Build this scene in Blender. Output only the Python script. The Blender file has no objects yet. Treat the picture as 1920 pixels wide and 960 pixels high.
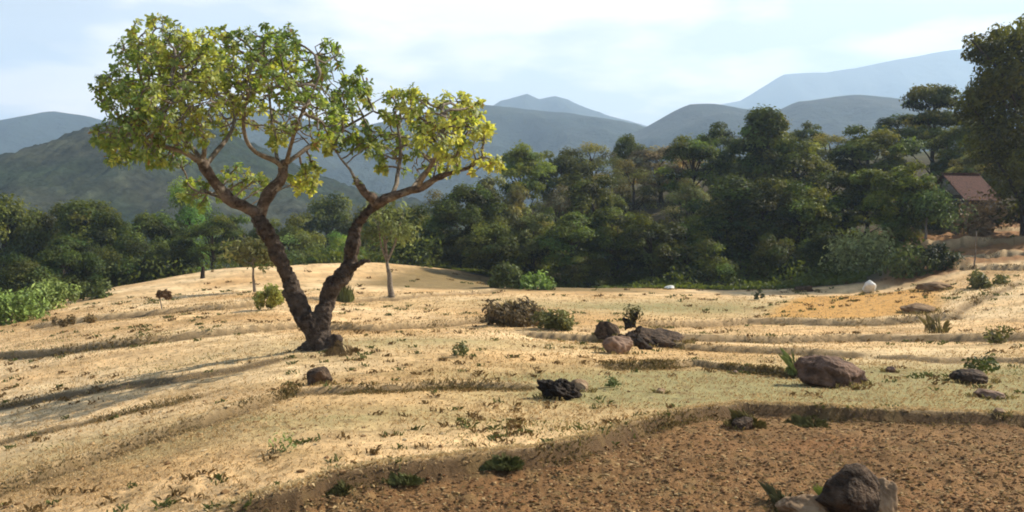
import bpy, math, random
import numpy as np
from mathutils import Vector, Matrix

rng = np.random.default_rng(7)
random.seed(7)
sc = bpy.context.scene
R = math.radians

# ------------------------------------------------------------------ camera
F = 1663.0                     # focal length in pixels of the 1920 px wide frame
EYE = 1.65
PITCH = math.atan(80 / F)
cam = bpy.data.cameras.new('camera')
cam.sensor_width = 36.0
cam.lens = 36.0 * F / 1920.0
cam.clip_start = 0.1
cam.clip_end = 30000
camo = bpy.data.objects.new('camera', cam)
camo.location = (0, 0, EYE)
camo.rotation_euler = (math.pi / 2 - PITCH, 0, 0)
sc.collection.objects.link(camo)
sc.camera = camo

# ------------------------------------------------------------------ world, sun, exposure
SUN_AZ = R(66)                 # clockwise from +Y (right and somewhat ahead of the camera)
SUN_EL = R(36)
world = bpy.data.worlds.new('World')
sc.world = world
world.use_nodes = True
wt = world.node_tree
wt.nodes.clear()
def wn(t, **k):
    n = wt.nodes.new(t)
    for a, b in k.items():
        setattr(n, a, b)
    return n
sky = wn('ShaderNodeTexSky', sky_type='NISHITA')
sky.sun_disc = False
sky.sun_elevation = SUN_EL
sky.sun_rotation = SUN_AZ
sky.air_density = 1.0
sky.dust_density = 1.5
sky.altitude = 600
tc = wn('ShaderNodeTexCoord')
sep = wn('ShaderNodeSeparateXYZ')
wt.links.new(tc.outputs['Generated'], sep.inputs[0])
# clouds on a layer high above: direction divided by its height
addz = wn('ShaderNodeMath', operation='ADD'); addz.inputs[1].default_value = 0.16
mxz = wn('ShaderNodeMath', operation='MAXIMUM'); mxz.inputs[1].default_value = 0.05
wt.links.new(sep.outputs['Z'], addz.inputs[0]); wt.links.new(addz.outputs[0], mxz.inputs[0])
dx = wn('ShaderNodeMath', operation='DIVIDE'); dy = wn('ShaderNodeMath', operation='DIVIDE')
wt.links.new(sep.outputs['X'], dx.inputs[0]); wt.links.new(mxz.outputs[0], dx.inputs[1])
wt.links.new(sep.outputs['Y'], dy.inputs[0]); wt.links.new(mxz.outputs[0], dy.inputs[1])
comb = wn('ShaderNodeCombineXYZ')
wt.links.new(dx.outputs[0], comb.inputs[0]); wt.links.new(dy.outputs[0], comb.inputs[1])
comb.inputs[2].default_value = 3.7
n1 = wn('ShaderNodeTexNoise'); n1.inputs['Scale'].default_value = 1.3; n1.inputs['Detail'].default_value = 6; n1.inputs['Roughness'].default_value = 0.5
n1.inputs['Distortion'].default_value = 0.3
wt.links.new(comb.outputs[0], n1.inputs['Vector'])
cr = wn('ShaderNodeValToRGB')
cr.color_ramp.elements[0].position = 0.40; cr.color_ramp.elements[0].color = (0.8, 0.8, 0.8, 1)
cr.color_ramp.elements[1].position = 0.60; cr.color_ramp.elements[1].color = (1, 1, 1, 1)
wt.links.new(n1.outputs['Fac'], cr.inputs[0])
# fewer clouds overhead than towards the horizon
hr = wn('ShaderNodeMapRange'); hr.inputs[1].default_value = 0.24; hr.inputs[2].default_value = 0.36; hr.inputs[3].default_value = 1.0; hr.inputs[4].default_value = 0.04
wt.links.new(sep.outputs['Z'], hr.inputs[0])
mul = wn('ShaderNodeMath', operation='MULTIPLY')
wt.links.new(cr.outputs[0], mul.inputs[0]); wt.links.new(hr.outputs[0], mul.inputs[1])
n2 = wn('ShaderNodeTexNoise'); n2.inputs['Scale'].default_value = 1.5; n2.inputs['Detail'].default_value = 5
wt.links.new(comb.outputs[0], n2.inputs['Vector'])
cc = wn('ShaderNodeValToRGB')
cc.color_ramp.elements[0].position = 0.43; cc.color_ramp.elements[0].color = (10.2, 10.2, 10.4, 1)
cc.color_ramp.elements[1].position = 0.56; cc.color_ramp.elements[1].color = (20.5, 17.4, 14.6, 1)
wt.links.new(n2.outputs['Fac'], cc.inputs[0])
mix = wn('ShaderNodeMix', data_type='RGBA')
wt.links.new(mul.outputs[0], mix.inputs['Factor'])
dim = wn('ShaderNodeHueSaturation'); dim.inputs['Value'].default_value = 0.8
wt.links.new(sky.outputs[0], dim.inputs['Color']); wt.links.new(dim.outputs[0], mix.inputs['A']); wt.links.new(cc.outputs[0], mix.inputs['B'])
bg = wn('ShaderNodeBackground'); bg.inputs['Strength'].default_value = 0.05
wo = wn('ShaderNodeOutputWorld')
wt.links.new(mix.outputs['Result'], bg.inputs['Color']); wt.links.new(bg.outputs[0], wo.inputs['Surface'])

sun = bpy.data.lights.new('sun', 'SUN')
sun.energy = 5.0
sun.angle = R(0.5)
sun.color = (1.0, 0.92, 0.77)
suno = bpy.data.objects.new('sun', sun)
sd = Vector((math.sin(SUN_AZ) * math.cos(SUN_EL), math.cos(SUN_AZ) * math.cos(SUN_EL), math.sin(SUN_EL)))
suno.rotation_euler = sd.to_track_quat('Z', 'Y').to_euler()
suno.location = (30, 20, 40)
sc.collection.objects.link(suno)

vs = sc.view_settings
vs.view_transform = 'Standard'; vs.look = 'None'; vs.gamma = 1.0; vs.exposure = 1.08
vs.use_curve_mapping = False
sc.render.engine = 'CYCLES'
cy = sc.cycles
cy.use_denoising = True
cy.max_bounces = 6; cy.diffuse_bounces = 3; cy.glossy_bounces = 2; cy.transmission_bounces = 3
cy.transparent_max_bounces = 8; cy.volume_bounces = 3
cy.caustics_reflective = False; cy.caustics_refractive = False
cy.filter_width = 1.9

# ------------------------------------------------------------------ helpers: tagging
def tag(o, label=None, cat=None, group=None, kind=None):
    if label: o['label'] = label
    if cat: o['category'] = cat
    if group: o['group'] = group
    if kind: o['kind'] = kind
    return o
def empty(name, loc=(0, 0, 0), rz=0, scale=(1, 1, 1)):
    o = bpy.data.objects.new(name, None)
    o.empty_display_size = 0.3
    o.location = loc; o.rotation_euler = (0, 0, rz); o.scale = scale
    sc.collection.objects.link(o)
    return o
def link(name, me, mat=None, parent=None, loc=None):
    o = bpy.data.objects.new(name, me)
    if mat and not me.materials: me.materials.append(mat)
    if parent: o.parent = parent
    if loc is not None: o.location = loc
    sc.collection.objects.link(o)
    return o
def mesh_np(name, V, faces, col=None, smooth=False, counts=None):
    """V (n,3); faces (m,k) int array of equal size polygons; col (n,3) per vertex"""
    me = bpy.data.meshes.new(name)
    V = np.asarray(V, np.float32); faces = np.asarray(faces, np.int32)
    m, k = faces.shape
    me.vertices.add(len(V)); me.vertices.foreach_set('co', V.ravel())
    me.loops.add(m * k); me.loops.foreach_set('vertex_index', faces.ravel())
    me.polygons.add(m)
    me.polygons.foreach_set('loop_start', np.arange(0, m * k, k, dtype=np.int32))
    me.polygons.foreach_set('loop_total', np.full(m, k, np.int32))
    me.polygons.foreach_set('use_smooth', np.full(m, smooth, bool))
    me.update(calc_edges=True)
    if col is not None:
        a = me.color_attributes.new('tint', 'FLOAT_COLOR', 'POINT')
        c = np.ones((len(V), 4), np.float32); c[:, :3] = col
        a.data.foreach_set('color', c.ravel())
    return me

# ------------------------------------------------------------------ helpers: noise
def _hash(ix, iy, s):
    h = (ix.astype(np.int64) * 374761393 + iy.astype(np.int64) * 668265263 + s * 974634777) & 0xffffffff
    h = ((h ^ (h >> 13)) * 1274126177) & 0xffffffff
    return ((h ^ (h >> 16)) & 0xffff) / 65535.0
def vnoise(x, y, s=0):
    ix = np.floor(x); iy = np.floor(y); fx = x - ix; fy = y - iy
    fx = fx * fx * (3 - 2 * fx); fy = fy * fy * (3 - 2 * fy)
    a = _hash(ix, iy, s); b = _hash(ix + 1, iy, s); c = _hash(ix, iy + 1, s); d = _hash(ix + 1, iy + 1, s)
    return (a * (1 - fx) + b * fx) * (1 - fy) + (c * (1 - fx) + d * fx) * fy
def fbm(x, y, sc_=1.0, oct=4, s=0, g=0.5):
    x = np.asarray(x, float) / sc_; y = np.asarray(y, float) / sc_
    t = 0; a = 1; n = 0
    for i in range(oct):
        t = t + a * (vnoise(x, y, s + i * 17) - 0.5); n += a; a *= g
        x, y = x * 1.9 + 13.1 + y * 0.31, y * 1.9 + 7.7 - x * 0.31
    return t / n * 2          # about -1..1
def sstep(a, b, x):
    t = np.clip((x - a) / (b - a), 0, 1); return t * t * (3 - 2 * t)

# ------------------------------------------------------------------ photo pixel -> direction
cp, sp = math.cos(PITCH), math.sin(PITCH)
def pdir(px, py):
    u = (px - 960) / F; v = (480 - py) / F
    return np.array([u, cp + v * sp, -sp + v * cp])
def pix(px, py, Y):
    d = pdir(px, py); t = Y / d[1]
    return np.array([d[0] * t, Y, EYE + d[2] * t])

# ------------------------------------------------------------------ terrain height
CP = []   # x, y, z
def g(px, py, Y): CP.append(pix(px, py, Y))
g(960, 940, 4.9); g(1400, 940, 4.9); g(1900, 940, 4.9); g(560, 950, 4.75); g(1900, 830, 6.3)
g(0, 955, 5.6); g(0, 860, 8.1); g(0, 780, 11.4); g(0, 705, 15.8); g(0, 650, 21); g(0, 607, 29)
g(330, 900, 5.4); g(330, 790, 8.2); g(330, 715, 11.9); g(330, 660, 15.5); g(330, 620, 18.5); g(300, 575, 27); g(200, 552, 38); g(400, 507, 47)
g(600, 655, 13.5); g(600, 740, 8.8); g(600, 600, 20); g(500, 560, 28)
g(640, 560, 29); g(730, 553, 31); g(700, 493, 50); g(830, 503, 52); g(850, 548, 36)
g(980, 860, 5.6); g(1000, 800, 6.9); g(1050, 725, 9.7); g(960, 610, 19.5); g(980, 542, 38); g(1150, 640, 16.5); g(1200, 541, 41)
g(1400, 780, 7.4); g(1570, 700, 11); g(1920, 705, 10.8); g(1400, 650, 15.5); g(1850, 640, 16); g(1400, 590, 25); g(1700, 590, 23)
g(1640, 547, 36); g(1440, 550, 37); g(1850, 570, 23); g(1920, 535, 27); g(1920, 500, 33); g(1760, 500, 38); g(1920, 450, 43); g(1760, 445, 46); g(1920, 425, 50)
for x, y, z in [(-30, 60, -5.5), (-45, 60, -7), (-15, 65, -5.0), (-5, 66, -4.0), (-40, 35, -5.5), (-30, 30, -4.2), (-14, 12, -2.6), (-25, 5, -3.5), (-8, -6, -0.2), (8, -6, .3), (20, 4, .6), (25, 15, 1.0),
                (5, 62, -0.8), (15, 62, 0.8), (25, 64, 2.6), (35, 60, 3.6), (2, 80, 2.2), (12, 80, 3.8), (25, 85, 6.0), (40, 80, 7), (10, 100, 4.5), (30, 100, 7), (40, 45, 3.2), (40, 25, 2.2), (-20, 85, -7), (0, 48, -2.3), (10, 48, -2.1), (16, 46, -1.5), (-25, -20, -.8), (25, -20, 1)]:
    CP.append(np.array([x, y, z]))
CP = np.array(CP)
def _tps(P, lam=0.6):
    n = len(P); d = np.hypot(P[:, None, 0] - P[None, :, 0], P[:, None, 1] - P[None, :, 1])
    K = d * 1.0                                    # linear kernel: tame, no overshoot
    # smooth with a small offset so that it has no cusps
    K = np.sqrt(d * d + 4.0)
    A = np.zeros((n + 3, n + 3)); A[:n, :n] = K + 0.02 * np.eye(n) * -1
    A[:n, n] = 1; A[:n, n + 1:] = P[:, :2]; A[n, :n] = 1; A[n + 1:, :n] = P[:, :2].T
    return np.linalg.solve(A, np.r_[P[:, 2], 0, 0, 0])
W = _tps(CP)
def base_h(x, y):
    x = np.asarray(x, float); y = np.asarray(y, float); shp = np.broadcast(x, y).shape
    x = np.broadcast_to(x, shp).ravel(); y = np.broadcast_to(y, shp).ravel()
    out = np.empty(len(x)); n = len(CP)
    for i in range(0, len(x), 60000):
        xs = x[i:i + 60000]; ys = y[i:i + 60000]
        d = np.sqrt((xs[:, None] - CP[None, :, 0]) ** 2 + (ys[:, None] - CP[None, :, 1]) ** 2 + 4.0)
        out[i:i + 60000] = d @ W[:n] + W[n] + W[n + 1] * xs + W[n + 2] * ys
    r = np.hypot(x, y - 35)
    far = -9 + 0 * r - 5 * sstep(120, 260, r)
    k = sstep(68, 120, r)
    out = out * (1 - k) + far * k
    return out.reshape(shp)
def hit0(px, py, H, y0=3.0, y1=140.0):
    d = pdir(px, py); ys = np.exp(np.linspace(math.log(y0), math.log(y1), 900))
    zz = EYE + d[2] / d[1] * ys; xs = d[0] / d[1] * ys
    below = zz < H(xs, ys)
    if not below.any(): i = len(ys) - 1
    else: i = int(np.argmax(below))
    return xs[i], ys[i]
# bunds and terrace steps: (photo line of the crest, drop on the near side, lip height, recovery length)
BUNDS = []
def bund(pts, A, B, L, wdt=0.07, grass=1.0):
    w = np.array([hit0(px, py, base_h) for px, py in pts]); w = w[np.argsort(w[:, 0])]
    BUNDS.append(dict(x=w[:, 0], y=w[:, 1], A=A, B=B, L=L, w=wdt, grass=grass))
    return BUNDS[-1]
STEP = bund([(380, 985), (470, 962), (560, 945), (610, 922), (700, 903), (800, 888), (880, 875), (1000, 865), (1080, 847), (1200, 803), (1300, 782), (1390, 768), (1500, 771), (1600, 777), (1700, 781), (1800, 788), (1920, 797), (2100, 812), (2700, 850), (3600, 900)], 0.06, 0.05, 30, 0.04, 1.0)
bund([(562, 738), (640, 733), (760, 728), (880, 722), (1000, 724)], 0.05, 0.03, 0.7, 0.04, 1.3)
bund([(-60, 950), (0, 925), (100, 890), (230, 842), (380, 795), (480, 760), (560, 736)], 0.06, 0.06, 0.5, 0.06, 1.0)
bund([(-80, 840), (0, 825), (110, 800), (220, 775), (330, 752), (420, 725)], 0.03, 0.02, 0.6, 0.1, 0.55)
SHADOW_MARGIN = bund([(-80, 775), (0, 762), (120, 738), (230, 722), (330, 712), (450, 688), (540, 668)], 0.02, 0.02, 0.8, 0.3, 1.6)  # dark weedy strip along the tree's cast shadow, laid to deepen it
bund([(-100, 672), (0, 665), (120, 655), (260, 640), (400, 622), (560, 607), (700, 610), (800, 605), (920, 597)], 0.11, 0.05, 1.2, 0.1, 0.8)
bund([(60, 612), (150, 600), (280, 585), (420, 574), (520, 562)], 0.14, 0.06, 1.5, 0.15, 0.7)
bund([(980, 622), (1120, 635), (1280, 648), (1400, 652), (1500, 656), (1620, 660)], 0.10, 0.05, 1.0, 0.08, 1.1)
bund([(1240, 628), (1450, 633), (1600, 629), (1760, 630), (1920, 632), (2050, 634)], 0.11, 0.06, 1.2, 0.1, 0.9)
bund([(1130, 687), (1220, 684), (1300, 676), (1400, 690), (1510, 703)], 0.07, 0.04, 0.6, 0.07, 1.6)
bund([(1200, 607), (1400, 600), (1600, 604), (1740, 596), (1800, 590)], 0.14, 0.06, 1.5, 0.12, 0.5)
bund([(640, 560), (740, 557), (850, 550), (930, 543)], 0.125, 0.030, 2.0, 0.2, 0.3)
bund([(1640, 664), (1760, 672), (1850, 668), (1960, 672)], 0.060, 0.030, 0.8, 0.1, 1.2)
bund([(1700, 462), (1780, 457), (1860, 447), (1960, 445)], 0.40, 0.04, 2.0, 0.22, 1.0)
bund([(1720, 482), (1800, 478), (1880, 472), (1960, 470)], 0.40, 0.04, 2.0, 0.22, 1.0)
bund([(1790, 502), (1860, 500), (1960, 498)], 0.35, 0.04, 2.0, 0.22, 1.0)
bund([(1690, 440), (1760, 432), (1860, 428), (1960, 425)], 0.35, 0.04, 2.0, 0.22, 1.0)
bund([(1780, 590), (1830, 562), (1900, 532), (1980, 520)], 0.075, 0.072, 1.0, 0.15, 0.6)
def bund_sd(b, x, y):
    c = np.interp(x, b['x'], b['y'])
    dxx = 0.15
    sl = (np.interp(x + dxx, b['x'], b['y']) - np.interp(x - dxx, b['x'], b['y'])) / (2 * dxx)
    s = (y - c) / np.sqrt(1 + sl * sl)
    f = sstep(b['x'][0] - .3, b['x'][0] + .3, x) * (1 - sstep(b['x'][-1] - .3, b['x'][-1] + .3, x))
    return s, f
def H(x, y, fine=False):
    x = np.asarray(x, float); y = np.asarray(y, float)
    z = base_h(x, y)
    wob = fbm(x, y, 0.9, 3, 51) * 0.10
    for b in BUNDS:
        s, f = bund_sd(b, x, y)
        s = s + wob * (.5 if b is STEP else 1)
        w = b['w']
        face = -b['A'] * (1 - sstep(-w, 0.0, s)) * np.exp(np.clip(s, -200, 0) / b['L'])
        lip = b['B'] * np.exp(-(s - 0.06) ** 2 / (2 * (w + .04) ** 2))
        z = z + (face + lip) * f
    r = np.hypot(x, y)
    z = z + (np.abs(fbm(x * .6, y * 1.6, 1.3, 4, 63, .6)) * .5 - .1) * sstep(34, 37, y) * sstep(15.5, 17.5, x) * (1 - sstep(58, 64, y))
    z = z + fbm(x, y, 2.5, 3, 5) * 0.05 + fbm(x, y, 0.5, 3, 9) * 0.015
    z = z + fbm(x, y, 40, 3, 77) * 2.0 * sstep(70, 160, r)
    z = z + fbm(x, y, .9, 2, 88) * .03 * plow(x, y)
    if fine:
        near = 1 - sstep(20, 45, r)
        pl = plow(x, y)
        clod = np.abs(fbm(x, y, 0.16, 4, 21, .6)) ** 1.1 * 0.055 - 0.008
        z = z + clod * pl * near + fbm(x, y, 0.12, 3, 33, .6) * 0.014 * (1 - pl) * near
    return z
def plow(x, y):
    s, f = bund_sd(STEP, x, y)
    c = sstep(-STEP['x'][0] - 0, 0, 0)
    inx = sstep(STEP['x'][0] - .2, STEP['x'][0] + .1, x)
    return (1 - sstep(-0.05, 0.0, s + fbm(x, y, .9, 3, 51) * .05)) * inx * sstep(-8, -6, y) * (1 - sstep(17, 20, x))
def hit(px, py):
    x, y = hit0(px, py, H)
    return np.array([x, y, float(H(x, y))])

# ------------------------------------------------------------------ materials
def newmat(name):
    m = bpy.data.materials.new(name); m.use_nodes = True
    nt = m.node_tree; nt.nodes.clear()
    out = nt.nodes.new('ShaderNodeOutputMaterial')
    return m, nt, out
def N(nt, t, **k):
    n = nt.nodes.new(t)
    for a, b in k.items():
        if a in n.inputs.keys(): n.inputs[a].default_value = b
        else: setattr(n, a, b)
    return n
def earth_mat(name, scale=9, bump=0.6, rough=0.95, tintvar=0.35, dist=0.02):
    m, nt, out = newmat(name)
    at = N(nt, 'ShaderNodeAttribute', attribute_name='tint')
    tcn = N(nt, 'ShaderNodeTexCoord')
    nz = N(nt, 'ShaderNodeTexNoise'); nz.inputs['Scale'].default_value = scale; nz.inputs['Detail'].default_value = 8; nz.inputs['Roughness'].default_value = .7
    nt.links.new(tcn.outputs['Object'], nz.inputs['Vector'])
    mr = N(nt, 'ShaderNodeMapRange'); mr.inputs[1].default_value = .3; mr.inputs[2].default_value = .7; mr.inputs[3].default_value = 1 - tintvar; mr.inputs[4].default_value = 1 + tintvar
    nt.links.new(nz.outputs['Fac'], mr.inputs[0])
    vm = N(nt, 'ShaderNodeVectorMath', operation='SCALE')
    nt.links.new(at.outputs['Color'], vm.inputs[0]); nt.links.new(mr.outputs[0], vm.inputs['Scale'])
    p = N(nt, 'ShaderNodeBsdfPrincipled'); p.inputs['Roughness'].default_value = rough
    p.inputs['Specular IOR Level'].default_value = .15
    nt.links.new(vm.outputs[0], p.inputs['Base Color'])
    bp = N(nt, 'ShaderNodeBump'); bp.inputs['Strength'].default_value = bump; bp.inputs['Distance'].default_value = dist
    nt.links.new(nz.outputs['Fac'], bp.inputs['Height']); nt.links.new(bp.outputs[0], p.inputs['Normal'])
    nt.links.new(p.outputs[0], out.inputs[0])
    return m
def leaf_mat(name, col, hue=0.03, val=0.35, trans=0.45, use_tint=True, gloss=0.12, through=(1.35, 1.25, .6)):
    m, nt, out = newmat(name)
    rgb = N(nt, 'ShaderNodeRGB'); rgb.outputs[0].default_value = (*col, 1)
    oi = N(nt, 'ShaderNodeObjectInfo')
    hs = N(nt, 'ShaderNodeHueSaturation')
    a = N(nt, 'ShaderNodeMapRange'); a.inputs[3].default_value = .5 - hue; a.inputs[4].default_value = .5 + hue
    b = N(nt, 'ShaderNodeMapRange'); b.inputs[3].default_value = 1 - val; b.inputs[4].default_value = 1 + val
    nt.links.new(oi.outputs['Random'], a.inputs[0])
    ml = N(nt, 'ShaderNodeMath', operation='MULTIPLY'); ml.inputs[1].default_value = 7.31
    fr = N(nt, 'ShaderNodeMath', operation='FRACT')
    nt.links.new(oi.outputs['Random'], ml.inputs[0]); nt.links.new(ml.outputs[0], fr.inputs[0]); nt.links.new(fr.outputs[0], b.inputs[0])
    nt.links.new(a.outputs[0], hs.inputs['Hue']); nt.links.new(b.outputs[0], hs.inputs['Value'])
    if use_tint:
        at = N(nt, 'ShaderNodeAttribute', attribute_name='tint')
        mm = N(nt, 'ShaderNodeVectorMath', operation='MULTIPLY')
        nt.links.new(rgb.outputs[0], mm.inputs[0]); nt.links.new(at.outputs['Color'], mm.inputs[1])
        nt.links.new(mm.outputs[0], hs.inputs['Color'])
    else:
        nt.links.new(rgb.outputs[0], hs.inputs['Color'])
    d = N(nt, 'ShaderNodeBsdfPrincipled'); d.inputs['Roughness'].default_value = .55; d.inputs['Specular IOR Level'].default_value = gloss * 2
    t = N(nt, 'ShaderNodeBsdfTranslucent')
    tg = N(nt, 'ShaderNodeVectorMath', operation='MULTIPLY'); tg.inputs[1].default_value = through
    nt.links.new(hs.outputs[0], tg.inputs[0]); nt.links.new(tg.outputs[0], t.inputs['Color'])
    nt.links.new(hs.outputs[0], d.inputs['Base Color'])
    mx = N(nt, 'ShaderNodeMixShader'); mx.inputs[0].default_value = trans
    nt.links.new(d.outputs[0], mx.inputs[1]); nt.links.new(t.outputs[0], mx.inputs[2]); nt.links.new(mx.outputs[0], out.inputs[0])
    return m
def rock_mat(name, c1, c2, scale=4.0, bump=1.0, dist=.03):
    m, nt, out = newmat(name)
    tcn = N(nt, 'ShaderNodeTexCoord')
    nz = N(nt, 'ShaderNodeTexNoise'); nz.inputs['Scale'].default_value = scale; nz.inputs['Detail'].default_value = 10; nz.inputs['Roughness'].default_value = .65
    nt.links.new(tcn.outputs['Object'], nz.inputs['Vector'])
    r = N(nt, 'ShaderNodeValToRGB'); r.color_ramp.elements[0].position = .38; r.color_ramp.elements[1].position = .64
    r.color_ramp.elements[0].color = (*c1, 1); r.color_ramp.elements[1].color = (*c2, 1)
    nt.links.new(nz.outputs['Fac'], r.inputs[0])
    p = N(nt, 'ShaderNodeBsdfPrincipled'); p.inputs['Roughness'].default_value = .9; p.inputs['Specular IOR Level'].default_value = .2
    nt.links.new(r.outputs[0], p.inputs['Base Color'])
    n2_ = N(nt, 'ShaderNodeTexNoise'); n2_.inputs['Scale'].default_value = scale * 4; n2_.inputs['Detail'].default_value = 8
    nt.links.new(tcn.outputs['Object'], n2_.inputs['Vector'])
    bp = N(nt, 'ShaderNodeBump'); bp.inputs['Strength'].default_value = bump; bp.inputs['Distance'].default_value = dist
    nt.links.new(n2_.outputs['Fac'], bp.inputs['Height']); nt.links.new(bp.outputs[0], p.inputs['Normal'])
    nt.links.new(p.outputs[0], out.inputs[0])
    return m
M_ground = earth_mat('dry_earth', 14, .8, .95, .22, .03)
M_clod = earth_mat('soil', 30, .4, .95, .3, .01)
M_hill = earth_mat('far_woodland', .35, 1.0, .95, .6, 1.5)
M_mount = earth_mat('far_mountain', .012, 1.0, .95, .3, 20)
M_blade = leaf_mat('grass_blade', (1, 1, 1), 0, 0, .35, through=(1.05, 1.02, .9))
M_fran = leaf_mat('frangipani_leaf', (1, 1, 1), 0, 0, .55, gloss=.3)
TONE = dict(
    dark=leaf_mat('leaves_dark_green', (.084, .104, .022), .02, .3, .45),
    mid=leaf_mat('leaves_mid_green', (.118, .146, .029), .02, .3, .45),
    olive=leaf_mat('leaves_olive', (.15, .155, .05), .02, .25, .4),
    dry=leaf_mat('leaves_dry_brown', (.20, .155, .085), .015, .25, .3),
    bright=leaf_mat('leaves_bright_green', (.15, .22, .045), .02, .2, .45),
    pale=leaf_mat('leaves_pale_green', (.190, .235, .080), .015, .15, .45))
M_bark = rock_mat('bark_grey_brown', (.022, .014, .010), (.105, .078, .060), 9, 1.0, .03)
M_twig = rock_mat('bark_pale_twig', (.11, .085, .066), (.25, .21, .165), 14, .6, .008)
M_limb = rock_mat('bark_limb', (.040, .026, .018), (.17, .125, .095), 10, 1.0, .02)
M_darkbark = rock_mat('bark_dark', (.03, .022, .016), (.075, .055, .04), 5, .8, .03)

# ------------------------------------------------------------------ the ground sheet
def zone_col(x, y):
    """albedo of the ground: soil and dry grass colours, with some shade painted in"""
    n = len(x)
    straw = np.array([.61, .402, .200]); pale = np.array([.69, .495, .275]); ochre = np.array([.48, .29, .125])
    olive = np.array([.290, .245, .110]); brown = np.array([.185, .098, .040]); orange = np.array([.52, .265, .062]) * (1 + .0)
    litter_shade = np.array([.060, .048, .025]); dull = np.array([.15, .108, .042]); wood = np.array([.045, .062, .02])
    a = fbm(x, y, 3.0, 4, 101)[:, None]; b = fbm(x, y, .45, 4, 131, .6)[:, None]; c = fbm(x * .5, y, 7.0, 4, 171)[:, None]
    col = straw + (pale - straw) * sstep(-.1, .5, a) + (ochre - straw) * sstep(.05, .6, -a)
    st_ = fbm(x * .35, y * 1.4, .5, 4, 151, .6)[:, None]
    col = col * (1 + .36 * b + .30 * st_)
    pb = sstep(.12, .5, fbm(x * .6, y, .8, 4, 161, .6))[:, None]
    col = col + (np.array([.36, .235, .10]) - col) * pb * .55
    # greenish tinge: right middle and far middle, patches on the left
    tng = np.zeros(n)
    def blob(px, py, rx, ry, k):
        w = hit0(px, py, base_h)
        return k * np.exp(-((x - w[0]) / rx) ** 2 - ((y - w[1]) / ry) ** 2)
    tng += blob(1700, 730, 3.4, 1.9, 1.4) + blob(1350, 720, 2.2, 1.3, 1.1) + blob(1250, 575, 6, 4, .6) + blob(150, 850, 2.0, 1.2, .5) + blob(480, 800, 1.4, .8, .35) + blob(760, 640, 3, 1.5, .5) + blob(1900, 700, 3, 3, .5) + blob(750, 780, 1.4, .7, .3)
    tng = np.clip(tng * (1 + 1.3 * c[:, 0] + .9 * b[:, 0]), 0, 1)[:, None]
    col = col + (olive - col) * tng
    xy = x / np.maximum(y, 1)
    k = (sstep(0, .03, xy - (.262 + (y - 22) * .0045)) * (1 - sstep(.47, .50, xy)) * sstep(22.5, 23.2, y + .3 * fbm(x, y, 1, 2, 4)) * (1 - sstep(33.5, 35, y)))[:, None] * .85
    col = col + (orange - col) * k
    k = (sstep(36.5, 38, y + (x + 3) * .15) * (1 - sstep(48, 51, y)) * sstep(-7.5, -5, x - (y - 44) * .1) * (1 - sstep(4, 8, x)))[:, None] * .85
    col = col + (dull * (1 + .2 * b) - col) * k
    k = (sstep(35, 37, y) * sstep(14.5, 17, x) * (.75 + .6 * np.clip(b[:, 0] + a[:, 0], 0, .6)))[:, None]
    col = col + (np.array([.25, .125, .05]) - col) * np.clip(k * 1.3, 0, 1)
    # bund faces: shade painted in as dark brown, with some weeds; the crest path is pale trodden earth
    for bd in BUNDS:
        s, f = bund_sd(bd, x, y)
        s = s + fbm(x, y, .9, 3, 51) * (.05 if bd is STEP else .1)
        w = bd['w'] + .05
        face = np.exp(-((s + w * .55) / (w * .8)) ** 2) * f * min(1.2, .6 * bd['grass'] + .5) * (.75 + .5 * b[:, 0])
        face = np.clip(face * 1.9, 0, 1)[:, None] * .92
        fc = np.array([.095, .062, .030]) if bd is not STEP else np.array([.10, .055, .026])
        col = col + (fc - col) * face
        cr_ = np.clip(np.exp(-((s - .16) / (.12 + .004 * y)) ** 2) * f, 0, 1)[:, None] * .7
        col = col + (pale * 1.1 - col) * cr_
    pl = plow(x, y)[:, None]
    bc = brown * (1 + .35 * b) * (1 + .25 * a) + np.array([.06, .045, .018]) * sstep(.1, .7, c)
    rd = sstep(.2, .7, fbm(x, y, .8, 3, 211))[:, None]
    bc = bc + (np.array([.30, .115, .042]) - bc) * rd * .25
    col = col + (bc - col) * pl
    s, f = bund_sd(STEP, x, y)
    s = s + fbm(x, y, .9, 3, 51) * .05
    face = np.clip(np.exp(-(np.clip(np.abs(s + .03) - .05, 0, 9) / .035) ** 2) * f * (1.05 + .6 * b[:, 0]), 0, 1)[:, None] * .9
    col = col + (np.array([.085, .052, .026]) - col) * face  # shade of the step face painted in dark brown
    # reddish earth and litter specks
    sp_ = sstep(.34, .55, fbm(x, y, .16, 2, 301))[:, None]
    col = col + (np.array([.20, .13, .055]) - col) * sp_ * .55
    # woodland floor; the dark strip before the trees paints in their shadow
    edge = np.interp(x, [-8, 0, 3, 6, 11, 15.5, 18], [53, 49.5, 45.5, 41.8, 39.8, 38.0, 39])
    f1 = sstep(-.3, .8, y - edge + .8 * fbm(x, y, 3, 2, 9)) * sstep(-9, -6, x) * (1 - sstep(15.5, 18, x + (y - 38) * -.35))
    f2 = sstep(52, 55, y)
    f3 = sstep(.0, 2.0, (-x - 14.5) - (31 - y) * -.35 + np.where(y > 31, (y - 31) * -1.15, (31 - y) * -.05)) * (y > 18)
    k = np.clip(np.maximum(f1, f2), 0, 1)[:, None]
    col = col + (litter_shade * (1 + .4 * a) - col) * k  # leaf litter, and shadow colour along the forest edge
    lx = x + 18 - (y - 32) * .05
    k = (1 - sstep(-25, -21, x))[:, None]
    col = col + (wood - col) * k
    r = np.hypot(x, y)
    k = sstep(75, 110, r)[:, None]
    col = col + (wood * (1 + .5 * a) - col) * k
    return np.clip(col, .01, .8)
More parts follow.
